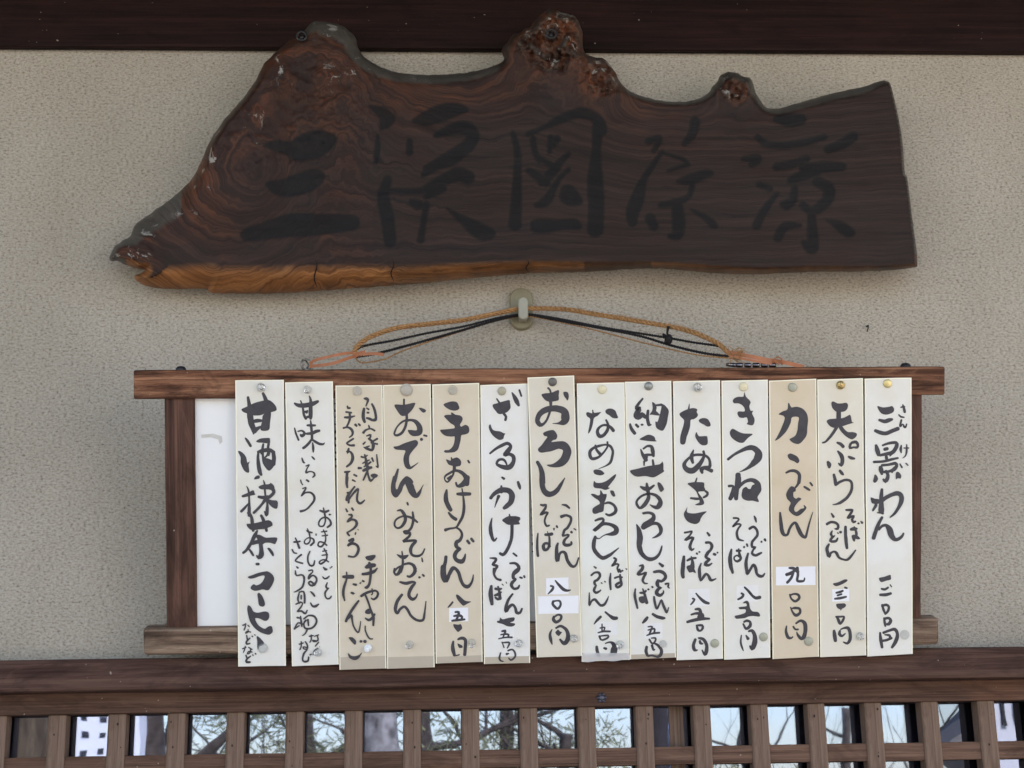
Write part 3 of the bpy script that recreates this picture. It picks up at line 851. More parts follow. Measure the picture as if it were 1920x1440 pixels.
94,119,4 93,130,6 92,144,6 93,150,5
99,125,3 105,122,4 112,121,3
105,119,2 107,128,5 106,136,8 103,139,5
P 98,134 106,132 110,138 112,144 107,142 102,143
113,114,3 114,115,3
117,112,3 118,112,2
129,83,3 132,87,4
127,98,4 133,98,4 136,103,5 134,109,4 130,113,5 127,119,5 130,122,4 133,123,3 128,127,5 126,131,5 131,132,4 136,129,2
139,115,4 141,116,4
144,113,3 145,113,2
120,129,2 117,138,4 117,150,3
@ 1165 1070
118,-4,3 118,6,4 119,15,3 123,10,4 127,5,4 131,8,4 134,14,5 138,14,3 142,12,2
112,34,2 118,41,4 125,47,5 131,49,4
107,42,3 110,43,3 107,48,3 104,51,2
111,58,3 117,58,5 119,64,5 117,70,7
105,66,3 113,64,4 121,66,6 122,70,5
99,77,4 110,74,5 122,72,5 132,72,3
113,82,3 115,89,4 119,90,3 122,86,4 121,82,4 114,82,3
111,103,4 108,112,5 110,119,5 114,119,2
116,101,3 123,103,5 128,112,5 127,122,6 125,126,4 121,119,2
P 116,105 119,104 120,107 123,109 121,111 117,110
# 11
@ 1345 725
P 23,21 26,17 32,15 39,15 40,9 41,9 43,15 48,20 50,24 48,29 50,36 54,36 52,40 55,46 56,51 54,57 50,58 44,56 46,53 44,46 39,47 33,46 31,43 30,40 32,37 41,37 40,31 36,27 31,25 25,25
P 23,63 31,67 39,70 53,71 47,76 43,80 39,84 33,84 27,81 22,77 19,72 19,67
16,109,4 25,102,4 36,96,5 46,92,7 54,92,8 61,98,10 61,106,12 55,114,9 47,121,5 40,125,3 33,128,1
31,130,2 32,136,7 31,150,8
@ 1345 895
31,-4,8 30,10,8 28,22,8 28,32,6
17,13,4 23,13,4 24,18,6 22,26,7 19,32,6
34,12,5 42,6,5 52,4,6 60,9,8 62,18,8
P 52,12 60,10 66,18 62,26 60,30 62,35 61,37 53,35 45,35 38,32 36,27 37,21 38,17 43,14 46,17 50,17
24,61,3 29,61,3 32,63,3 27,69,3 23,74,3 29,70,3 35,71,3 31,77,3 29,84,4 31,92,4 35,94,3 39,95,2
40,105,3 40,104,3
44,100,3 45,103,3
21,108,3 19,120,6 20,132,6 23,143,4
29,110,4 35,110,3
32,107,2 33,115,4 35,122,4 30,126,4 26,124,2.5 25,120,2.5 29,117,2.5 34,119,4
55,58,2 57,62,4 58,67,2
48,77,4 54,74,4 59,79,4 60,86,4 56,92,4 52,97,4 52,104,4 57,105,4 54,108,3 52,114,4 57,117,4 62,115,4 66,113,3
66,96,3 66,97,3
71,93,4 72,95,3
46,114,3 43,127,5 44,140,5 45,145,4 50,137,4 54,131,4 57,135,5 59,144,4
@ 1345 1070
57,-4,4 59,4,4 63,8,5 68,8,4 71,4,2
41,25,3 47,31,4 53,38,4 58,41,5 64,40,5
36,34,3 39,36,4 37,40,4 31,43,3
P 38,49 41,46 45,45 48,49 49,56 53,61 61,62 64,66 63,69 54,68 46,69 42,71 33,72 28,72 26,68 34,66 42,63 42,58 34,58 32,55 38,54 44,53 43,49
39,80,3 43,87,4 49,83,5 49,77,4 44,75,4 40,77,3
36,97,2 35,107,3 37,115,3 39,120,1.5
43,97,2 46,102,5
47,91,3 52,90,5 56,97,6 56,108,8 52,117,6 49,113,3
# 12
@ 1345 725
P 92,41 98,37 105,34 106,25 108,25 111,31 119,30 128,33 134,40 136,49 135,60 134,72 129,80 122,86 113,84 108,79 111,77 117,73 120,65 121,55 122,46 112,46 110,54 104,66 97,74 91,79 86,81 89,76 96,62 101,46 93,42
P 105,103 109,100 115,102 120,105 123,111 120,115 115,112 108,109
103,129,3 110,126,4 118,127,5 123,133,5 122,144,5
@ 1345 895
123,-3,5 121,9,4 117,15,3
P 111,13 117,16 117,21 114,22 114,29 118,32 121,30 126,32 122,36 117,42 115,48 118,52 125,47 130,46 129,41 133,44 133,47 129,52 123,57 118,58 112,55 107,49 108,43 110,38 105,33 103,26 106,18
139,8,3 142,12,3
130,14,3 135,17,4 138,19,3
94,53,3 95,65,5 97,80,6 100,86,5 105,86,4 108,78,4 112,71,4 117,68,4 121,76,6 126,86,6 132,90,4 134,84,3.5 138,68,2.5 143,52,1
108,136,3 115,137,5 121,142,5
@ 1345 1070
120,-4,5 121,6,4 120,15,4 126,16,4 130,15,3 131,11,2
104,6,5 110,4,5 116,0,4
114,3,4 111,11,4 105,18,4
109,36,3 111,42,3 117,46,4 123,41,4 121,36,4 115,35,3 109,37,3
110,55,2 113,62,3 118,67,5 124,63,4 123,57,4 116,56,4 112,57,2
104,83,2 103,91,4 106,100,5 111,101,3 113,99,2
114,84,3 117,88,3 121,88,3
118,79,3 125,75,4 131,79,6 132,89,6 130,98,6 126,102,5 121,97,4 119,92,1.5
# 13
@ 1520 725
P 31,24 34,22 40,25 47,25 53,24 56,27 55,33 51,37 45,38 40,38 36,36 32,31
42,36,7 42,48,7
P 24,52 27,49 36,48 48,47 55,44 59,42 61,47 62,53 65,54 58,56 49,59 42,61 36,62 30,60 26,56
39,61,5 34,69,4.5 28,77,4 22,83,3 18,84,2.5
P 42,60 47,59 50,63 56,68 63,68 69,70 69,74 65,78 61,79 55,76 49,71 44,65
40,84,3 45,86,5 49,90,5
41,97,3 46,103,6 48,110,6 46,118,5 42,115,2
62,84,4 68,83,5 71,87,4 70,91,4 64,91,3 59,92,4 60,86,4 63,84,3
57,105,3 61,107,5 66,108,3
26,113,4 28,117,7 28,121,4
44,126,4 47,130,5 49,132,3
36,136,4 37,143,5 38,147,5
@ 1520 895
35,-4,4 37,4,5 38,10,5 44,7,4 52,4,4 59,5,4 62,10,4 61,20,4.5 55,30,4.5 46,37,4.5 39,40,3 33,41,1
53,49,3 59,49,4 63,49,3 60,54,4 55,61,3 60,59,4 65,58,3 62,63,4 64,67,4 67,66,3
71,69,3 72,69,3
75,66,2 77,68,4
52,74,4 52,86,5 53,98,5 54,106,4
60,78,4 65,77,6 69,77,3
65,74,2 68,82,4 68,88,4
P 61,87 66,86 71,88 74,92 70,93 67,92 66,96 63,95
31,54,2 34,59,4
24,70,4 30,67,4 37,68,4 41,72,4 40,77,4 36,77,2
32,80,2 30,85,4 33,89,3 36,87,2 31,91,4 29,95,4 33,96,4 38,95,4 40,91,2.5
40,83,2 41,84,2
44,82,4 45,82,4
27,100,3 24,106,5 25,113,5 27,118,6 29,114,4 34,111,3 38,113,4.5 42,120,4 49,123,3 55,123,4 61,117,3.5 67,109,2
@ 1520 1070
P 33,19 41,17 50,13 54,13 55,15 51,18 45,21 39,23 35,22
51,25,3 54,26,3
38,33,3 43,32,4 48,30,3
40,37,3 46,35,3
36,42,3 44,41,4 53,39,3
P 38,50 46,49 51,49 53,52 51,55 47,57 45,60 44,58 40,56
39,69,3 42,75,5 44,80,3 48,75,4 50,69,3 45,69,3 38,69,3
35,90,4 36,98,6 37,105,5
45,88,2 50,86,3 56,86,5 59,93,5 59,103,5 55,109,4 49,107,2
44,90,3 43,95,5 47,98,4 52,94,1.5
# 14
@ 1520 725
P 100,29 108,31 118,30 122,29 125,33 124,38 118,41 112,42 106,40 102,35
103,50,4 111,52,6 118,50,6 122,49,4
97,66,5 105,69,6 113,70,6 123,66,6 131,63,6
135,31,2 139,30,3 141,30,2
138,27,2 140,33,4 141,38,4
132,42,2 135,45,3 140,46,2
136,50,3 134,60,3 138,56,2 140,60,3 142,61,3 144,56,2
98,88,4 100,95,7 102,102,6
108,88,3 117,85,4 128,84,5 129,89,6 126,95,6 122,99,6 113,101,5 104,103,4
111,94,5 115,93,5
122,99,6 119,104,2
113,102,4 114,108,5
95,113,4 110,112,4 122,109,4 131,107,3
105,121,6 106,126,7 107,131,4
107,118,4 117,117,4 127,115,5 129,119,5 125,124,6 118,127,4 110,128,4
124,125,4 122,129,2
113,127,5 116,132,5 115,138,6 112,142,6 109,139,3
97,133,3 98,138,7 96,142,5
P 128,129 132,128 136,133 135,138 131,137 128,139
136,88,2 135,94,4 136,99,2
140,92,2 147,92,2
144,87,2 144,97,3 142,104,2 138,107,1
134,116,2 137,121,3
143,115,2 146,118,2
@ 1520 895
107,18,4 106,28,6 106,40,7 106,50,9 108,54,4
P 90,30 96,32 103,33 105,38 100,40 100,43 94,51 92,49 96,40 92,39
100,53,2 104,53,3
106,36,6 112,31,6 122,26,6 131,24,7 136,28,7 136,36,7 132,45,5 126,54,4 119,60,2
107,60,4 102,69,5 98,79,6 94,91,6
102,78,4 107,73,4 113,72,5 118,78,9 121,87,9 126,93,6 132,92,5 137,88,4 139,84,3
@ 1520 1070
P 102,11 110,9 119,6 120,9 120,13 113,15 105,17
106,27,3 111,28,4 116,25,3
119,21,2 121,24,2
104,36,4 112,36,5 120,34,4
107,51,3 109,58,4 112,65,3
107,53,4 113,51,4 117,54,4 116,60,4 113,64,3
110,71,3 111,78,4 112,83,3
111,72,4 117,71,4 120,75,5 117,80,5 113,80,3
104,93,3 105,103,5 107,115,4
109,93,4 117,90,4 126,88,5 130,95,5 128,105,6 122,115,4
111,96,2 118,97,4 119,101,4
108,105,4 114,104,4 121,101,4
"""
# ------------------------------------------------------------------ stroke data -> shapes in photo pixels
def parse(text):
    """strip number -> list of ('S', [(x, y, w)...]) brush strokes and ('P', [(x, y)...]) filled shapes"""
    out = {}; cur = None; ox = oy = 0; k = 1.25
    for ln in text.strip().splitlines():
        ln = ln.strip()
        if not ln: continue
        if ln[0] == '#': cur = out.setdefault(int(ln[1:]), [])
        elif ln[0] == '@':
            q = [float(x) for x in ln[1:].split()]
            ox, oy = q[0], q[1]; k = 10 / q[2] if len(q) > 2 else 1.25
        elif ln[0] == 'P':
            cur.append(('P', [(ox + float(a) * k, oy + float(b) * k) for a, b in (p.split(',') for p in ln[1:].split())]))
        else:
            cur.append(('S', [(ox + float(a) * k, oy + float(b) * k, float(c) * k) for a, b, c in (p.split(',') for p in ln.split())]))
    return out

def brush_outline(pts, rng):
    """closed outlines (list of quads) of a brush stroke with swelling width and round ends"""
    s = spline(pts, 2.2)
    n = len(s)
    L, R = [], []
    ph = rng.random() * 100
    for i, p in enumerate(s):
        d = s[min(i + 1, n - 1)][:2] - s[max(i - 1, 0)][:2]
        d = d / (np.linalg.norm(d) + 1e-9)
        nn = np.array([-d[1], d[0]])
        w = max(0.5, p[2] / 2)
        L.append(p[:2] + nn * w * (1 + 0.10 * mnoise.noise(Vector((ph + i * 0.35, 1, 0)))))
        R.append(p[:2] - nn * w * (1 + 0.10 * mnoise.noise(Vector((ph + i * 0.35, 9, 0)))))
    def capend(p, q, w):
        d = (p - q); d = d / (np.linalg.norm(d) + 1e-9); nn = np.array([-d[1], d[0]])
        return [p + (nn * math.cos(t) + d * math.sin(t) * 0.85) * w for t in [math.pi * k / 6 for k in range(7)]]
    c0 = capend(s[0][:2], s[1][:2], max(0.5, s[0][2] / 2))
    c1 = capend(s[-1][:2], s[-2][:2], max(0.5, s[-1][2] / 2))
    return L, R, c0, c1

def lettering_mesh(shapes, to3d, rng):
    """all the brush marks on one sheet as one mesh; each stroke lies a hair above the one before it"""
    bm = bmesh.new()
    for i, (kind, pts) in enumerate(shapes):
        lift = 0.00035 + i * 0.000012
        V = lambda p: bm.verts.new(to3d(p[0], p[1], lift))
        if kind == 'P':
            q = [p[:2] for p in spline(pts, 3.0, closed=True)]
            vs = [V(p) for p in q]
            for t in tessellate_polygon([[Vector((p[0], p[1], 0)) for p in q]]):
                try: bm.faces.new([vs[k] for k in t])
                except ValueError: pass
        else:
            L, R, c0, c1 = brush_outline(pts, rng)
            lv = [V(p) for p in L]; rv = [V(p) for p in R]
            for k in range(len(lv) - 1):
                bm.faces.new((lv[k], lv[k + 1], rv[k + 1], rv[k]))
            for c in (c0, c1):
                bm.faces.new([V(p) for p in c])
    return bm

STROKES = parse(STROKE_TEXT)
SIGN = STROKES.pop(0)

# ------------------------------------------------------------------ shared materials
M_WALL = plaster()
M_BEAM_TOP = wood("dark_stained_beam", (0.0110, 0.0055, 0.0053), (0.0182, 0.0078, 0.0071), (0.0275, 0.0105, 0.0089), 0, 0.6, 2.0, seed=2.0, spec=0.12)
M_BEAM = wood("brown_beam", (0.0432, 0.0216, 0.0169), (0.0884, 0.0469, 0.0374), (0.1455, 0.0825, 0.0637), 0, 0.75, 1.7, (0.1509, 0.0751, 0.0509), seed=5.0, figure=0.8, spec=0.15)
M_RAIL = wood("lintel_wood", (0.0600, 0.0335, 0.0244), (0.1133, 0.0633, 0.0478), (0.1666, 0.0955, 0.0701), 0, 0.78, 3.0, (0.2266, 0.0931, 0.0531), seed=9.0, spec=0.15)
M_BARV = wood("lattice_wood_upright", (0.1306, 0.0818, 0.0601), (0.2142, 0.1427, 0.1084), (0.2874, 0.1998, 0.1524), 2, 0.78, 3.0, (0.2926, 0.1474, 0.0932), seed=12.0, spec=0.15)
M_BARH = wood("lattice_wood_cross", (0.0774, 0.0427, 0.0297), (0.1500, 0.0852, 0.0612), (0.2177, 0.1278, 0.0917), 0, 0.78, 3.0, (0.2515, 0.1235, 0.0764), seed=15.0, spec=0.15)
M_FRAME_H = wood("frame_wood_rail", (0.0369, 0.0150, 0.0092), (0.1980, 0.0841, 0.0474), (0.3961, 0.1982, 0.1153), 0, 0.68, 1.0, (0.0517, 0.0237, 0.0154), seed=21.0, figure=0.9, spec=0.18, blotch=0.85)
M_FRAME_B = wood("frame_wood_sill", (0.0446, 0.0271, 0.0190), (0.1980, 0.1289, 0.0926), (0.3837, 0.2824, 0.2079), 0, 0.7, 1.0, (0.3588, 0.2578, 0.1901), seed=33.0, figure=1.0, spec=0.18)
M_FRAME_V = wood("frame_wood_post", (0.0359, 0.0170, 0.0125), (0.0992, 0.0473, 0.0357), (0.1701, 0.0851, 0.0607), 2, 0.68, 1.5, (0.1701, 0.0832, 0.0571), seed=27.0, spec=0.18)
M_POCK = plain("nail_pock", (0.030, 0.018, 0.014), 0.9)
M_BLACK = plain("black_metal", (0.012, 0.012, 0.014), 0.45, 0.5)
M_SHEET = plain("white_enamel_sheet", (0.84, 0.86, 0.88), 0.25, 0.5, var=0.02, scale=8)
M_INK = ink_mat()

# ------------------------------------------------------------------ wall and beams
def zpx(px, py, y): return at_y(px, py, y).z
Z_TOPBEAM = zpx(960, 91, -0.018)
Z_BEAM_T = zpx(1820, 1213, -0.055)
Z_BEAM_B = zpx(960, 1285, -0.055)
Z_RAIL_B = zpx(960, 1327, -0.012)

bm = bmesh.new(); add_box(bm, (-3.2, 0.0, Z_BEAM_B + 0.02), (3.2, 0.16, 3.6))
w_ = obj("plaster_wall", bm, M_WALL); tag(w_, "beige rough sprayed plaster wall between the dark top beam and the brown lower beam", "wall", kind="structure")
t_ = box_obj("ceiling_beam", (-3.2, -0.018, Z_TOPBEAM), (3.2, -0.001, Z_TOPBEAM + 0.24), M_BEAM_TOP, bevel=0.004, cuts=40, axis=0, jit=0.0008)
tag(t_, "nearly black timber beam running along the top behind the carved signboard", "beam")
t_ = box_obj("timber_beam", (-3.2, -0.055, Z_BEAM_B), (3.2, -0.001, Z_BEAM_T), M_BEAM, bevel=0.005, cuts=60, axis=0, jit=0.0012)
tag(t_, "brown grained timber beam under the menu board, above the lattice window", "beam")

# ------------------------------------------------------------------ lattice window
lat = empty("lattice_window", (0, 0.0, Z_RAIL_B - 0.35))
tag(lat, "brown wooden lattice window with square glass panes below the timber beam", "window")
def lbox(name, lo, hi, m, **k):
    o = box_obj(name, lo, hi, m, None, **k)
    o.parent = lat; o.location = Vector(o.location) - Vector(lat.location)
    return o
lbox("top_rail", (-3.0, -0.012, Z_RAIL_B), (3.0, 0.058, Z_BEAM_B + 0.004), M_RAIL, bevel=0.002, cuts=60, axis=0, jit=0.0006)
XB0 = at_y(974.5, 1380, -0.006).x + 0.0135
PITCH = (at_y(1853, 1380, -0.006).x - at_y(104.5, 1380, -0.006).x) / 16.0
BW = 33.5 * (PITCH / 109.3)
Z_LOW = Z_RAIL_B - 0.62
for i in range(-11, 12):
    x = XB0 + i * PITCH
    bm = bmesh.new()
    add_box(bm, (x - BW / 2, -0.006, Z_LOW), (x + BW / 2, 0.021, Z_RAIL_B), bevel=0.0012, cuts=8, axis=2, jit=0.0004)
    for _ in range(random.choice((0, 1, 2, 3))):          # small nail heads and pocks near the top
        cx_, cz_, r_ = x + random.uniform(-.3, .3) * BW, Z_RAIL_B - random.choice((random.uniform(.006, .02), random.uniform(.02, .085))), random.uniform(.0008, .0019)
        f = bm.faces.new([bm.verts.new((cx_ + r_ * math.cos(t) * .8, -0.0071, cz_ + r_ * math.sin(t) * random.uniform(.8, 1.5))) for t in [k * math.pi / 4 for k in range(8)]])
        f.material_index = 1
    c_ = Vector((x, 0.0075, (Z_LOW + Z_RAIL_B) / 2))
    o = obj("upright_bar", bm, [M_BARV, M_POCK], lat, loc=c_); o.location = c_ - Vector(lat.location)
z = zpx(960, 1405, 0.0)
rowp = 0.0875
for r in range(6):
    zt = z - r * rowp
    lbox("cross_bar", (XB0 - 11 * PITCH, -0.0035, zt - 0.0255), (XB0 + 11 * PITCH, 0.0185, zt), M_BARH, bevel=0.0012, cuts=60, axis=0, jit=0.0004)

gm, nt, bs = mat("window_glass")
nt.nodes.remove(bs)
out = nt.nodes["Material Output"]
tr = N(nt, "ShaderNodeBsdfTransparent"); tr.inputs[0].default_value = (0.75, 0.80, 0.86, 1)
gl = N(nt, "ShaderNodeBsdfGlossy"); gl.inputs['Roughness'].default_value = 0.014
gl.inputs[0].default_value = (0.60, 0.71, 1.0, 1)
fr = N(nt, "ShaderNodeFresnel"); fr.inputs['IOR'].default_value = 3.3
ms = N(nt, "ShaderNodeMixShader")
nt.links.new(fr.outputs[0], ms.inputs[0]); nt.links.new(tr.outputs[0], ms.inputs[1]); nt.links.new(gl.outputs[0], ms.inputs[2])
nt.links.new(ms.outputs[0], out.inputs[0])
wv = noise_tex(nt, coords(nt, (1, 1, 1)), 7.0, 2, 0.5)
bp = N(nt, "ShaderNodeBump"); bp.inputs['Strength'].default_value = 0.10; bp.inputs['Distance'].default_value = 0.002
nt.links.new(wv, bp.inputs['Height']); nt.links.new(bp.outputs[0], gl.inputs['Normal'])
Y_GLASS, Y_GLASS2 = 0.027, 0.036        # two sliding sashes, the right one behind the left
XS = at_y(1262, 1372, Y_GLASS).x
lbox("glass_pane", (-2.9, Y_GLASS, Z_LOW), (XS - 0.006, Y_GLASS + 0.004, Z_RAIL_B + 0.02), gm)
lbox("glass_pane", (XS - 0.02, Y_GLASS2, Z_LOW), (2.9, Y_GLASS2 + 0.004, Z_RAIL_B + 0.02), gm)
lbox("sash_stile", (XS - 0.006, Y_GLASS - 0.003, Z_LOW), (XS + 0.016, Y_GLASS + 0.006, Z_RAIL_B + 0.02), M_BARV, bevel=0.001)
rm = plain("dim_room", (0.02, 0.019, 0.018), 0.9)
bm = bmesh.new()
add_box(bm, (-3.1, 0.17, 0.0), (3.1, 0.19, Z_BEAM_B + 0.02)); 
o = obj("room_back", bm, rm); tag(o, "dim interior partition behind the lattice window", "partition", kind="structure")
# wall below the window (out of frame)
bm = bmesh.new(); add_box(bm, (-3.2, -0.02, 0.0), (3.2, 0.15, Z_LOW - 0.001))
o = obj("lower_wall", bm, M_BARH); tag(o, "brown boarded wall below the lattice window", "wall", kind="structure")

# flower shaped iron nail head on the rail
p = at_y(1128, 1308, -0.012)
bm = bmesh.new()
add_lathe(bm, [(0.0, 0.004), (0.003, 0.0042), (0.0042, 0.003), (0.0048, 0.0)], 14)
for k in range(6):
    a = k * math.pi / 3
    t = bmesh.new(); add_lathe(t, [(0.0, 0.0036), (0.0018, 0.003), (0.0028, 0.0)], 10)
    bmesh.ops.translate(t, verts=t.verts, vec=(0.0054 * math.cos(a), 0, 0.0054 * math.sin(a)))
    me = bpy.data.meshes.new("t"); t.to_mesh(me); t.free(); bm.from_mesh(me); bpy.data.meshes.remove(me)
o = obj("nail_cover", bm, plain("blued_iron", (0.10, 0.105, 0.15), 0.4, 0.5, 0.6, var=0.4, scale=400), smooth=True)
o.location = p; tag(o, "small flower shaped iron nail cover on the rail above the lattice", "nail cover")

# ------------------------------------------------------------------ carved signboard: a live-edge slab
BOARD = [  # outline in photo pixels with the width of the sloping live edge there
 (207,488,10),(212,468,10),(228,452,14),(248,440,30),(255,420,40),(300,388,45),(330,365,42),(360,335,26),(378,300,18),(395,262,14),(420,225,12),
 (455,185,12),(480,150,12),(495,120,14),(520,95,12),(545,75,12),(566,62,12),(585,42,30),(605,40,36),(640,48,36),(665,68,36),(672,92,30),(690,112,26),
 (720,128,24),(760,138,22),(820,140,22),(880,135,20),(930,122,16),(945,110,14),(940,96,16),(952,78,18),(962,66,18),(985,55,18),(1000,42,18),(1020,22,18),
 (1040,18,18),(1062,26,18),(1080,32,18),(1091,60,18),(1093,88,16),(1100,102,16),(1118,108,22),(1135,112,24),(1150,130,22),(1165,155,18),(1180,170,10),
 (1210,182,9),(1250,190,8),(1290,190,9),(1320,180,10),(1340,160,14),(1350,142,16),(1372,134,16),(1392,142,16),(1408,150,16),(1420,178,12),(1435,200,9),
 (1460,203,14),(1500,192,16),(1560,175,16),(1620,162,15),(1650,152,10),(1662,152,6),(1672,165,4),(1690,250,4),(1697,327,5),(1701,332,4),(1712,420,4),(1720,490,6),
 (1710,502,8),(1640,508,10),(1520,510,12),(1420,514,14),(1340,512,16),(1225,503,14),(1100,510,22),(1000,512,26),(900,520,32),(800,530,38),(700,538,46),
 (600,545,54),(520,550,58),(400,550,58),(390,542,54),(330,542,50),(280,538,44),(258,528,36),(252,518,24),(272,507,16),(242,499,14),(225,491,12)]
TH = 0.045
_zb = at_y(960, 545, -0.03).z
LEAN = math.radians(6.2)
SP0 = Vector((0, -0.03, _zb))
SN = Vector((0, -math.cos(LEAN), -math.sin(LEAN)))
def slab_pt(px, py, h): return on_plane(px, py, SP0 + SN * h, SN)

def rough_outline():
    s = spline([(a, b, c) for a, b, c in BOARD], 5.0, closed=True)
    out = []
    for i, p in enumerate(s):
        j = 1.2 if p[0] < 1640 else 0.3
        if 935 < p[0] < 1170 and p[1] < 170 or 1335 < p[0] < 1425 and p[1] < 190 or p[0] < 300: j = 3.0
        out.append((p[0] + j * mnoise.noise(Vector((p[0] * .07, p[1] * .07, 1))), p[1] + j * mnoise.noise(Vector((p[0] * .09, p[1] * .09, 5))), max(3.0, p[2])))
    return np.array(out)
OUT = rough_outline()

def seg_dist(P, A, B):
    """distance of each point to each segment: (n, m) and the nearest parameter"""
    d = B - A; L = (d ** 2).sum(1) + 1e-9
    best = np.full(len(P), 1e9); bi = np.zeros(len(P), int); bt = np.zeros(len(P))
    for k in range(len(A)):
        t = np.clip(((P - A[k]) @ d[k]) / L[k], 0, 1)
        q = np.hypot(P[:, 0] - A[k, 0] - t * d[k, 0], P[:, 1] - A[k, 1] - t * d[k, 1])
        m = q < best
        best[m] = q[m]; bi[m] = k; bt[m] = t[m]
    return best, bi, bt

def inside(P, Q):
    r = np.zeros(len(P), bool); j = len(Q) - 1
    for i in range(len(Q)):
        xi, yi, xj, yj = Q[i][0], Q[i][1], Q[j][0], Q[j][1]
        if yi != yj:
            c = ((yi > P[:, 1]) != (yj > P[:, 1])) & (P[:, 0] < (xj - xi) * (P[:, 1] - yi) / (yj - yi) + xi)
            r ^= c
        j = i
    return r

def fbm(x, y, z, o=4):
    v = 0; a = 1; t = 0
    for _ in range(o):
        v += a * mnoise.noise(Vector((x, y, z))); t += a; a *= .55; x *= 2.1; y *= 2.1
    return v / t

STEP = 2.9
gx, gy = np.meshgrid(np.arange(200, 1725, STEP), np.arange(12, 556, STEP))
gx = gx + np.where((np.arange(gx.shape[0]) % 2)[:, None] == 1, STEP / 2, 0)
G = np.stack([gx.ravel(), gy.ravel()], 1)
G = G[inside(G, OUT)]
A_, B_ = OUT[:, :2], np.roll(OUT[:, :2], -1, 0)
gd, gi, gt = seg_dist(G, A_, B_)
keep = gd > 1.5
G, gd, gi, gt = G[keep], gd[keep], gi[keep], gt[keep]
nb = len(OUT)
PTS = np.vstack([OUT[:, :2], G])
D = np.concatenate([np.zeros(nb), gd])
W = np.concatenate([OUT[:, 2], OUT[gi, 2] * (1 - gt) + OUT[(gi + 1) % nb, 2] * gt])
near = np.concatenate([OUT[:, :2], A_[gi] + (B_ - A_)[gi] * gt[:, None]])

# brush lettering cut and inked into the face: a soft mask over the board's own vertices
INK = np.zeros(len(PTS))
for kind, pts in SIGN:
    if kind == 'P':
        q = np.array([p[:2] for p in spline(pts, 4, closed=True)])
        dd, _, _ = seg_dist(PTS, q, np.roll(q, -1, 0))
        s = np.where(inside(PTS, q), dd, -dd)
    else:
        q = np.array(spline(pts, 4)); s = np.full(len(PTS), -99.0)
        for a, b in zip(q, q[1:]):
            d = b[:2] - a[:2]; t = np.clip(((PTS - a[:2]) @ d) / ((d ** 2).sum() + 1e-9), 0, 1)
            r = np.hypot(PTS[:, 0] - a[0] - t * d[0], PTS[:, 1] - a[1] - t * d[1])
            s = np.maximum(s, (a[2] * (1 - t) + b[2] * t) * 0.56 - r)
    INK = np.maximum(INK, np.clip(0.5 + s / 4.0, 0, 1))

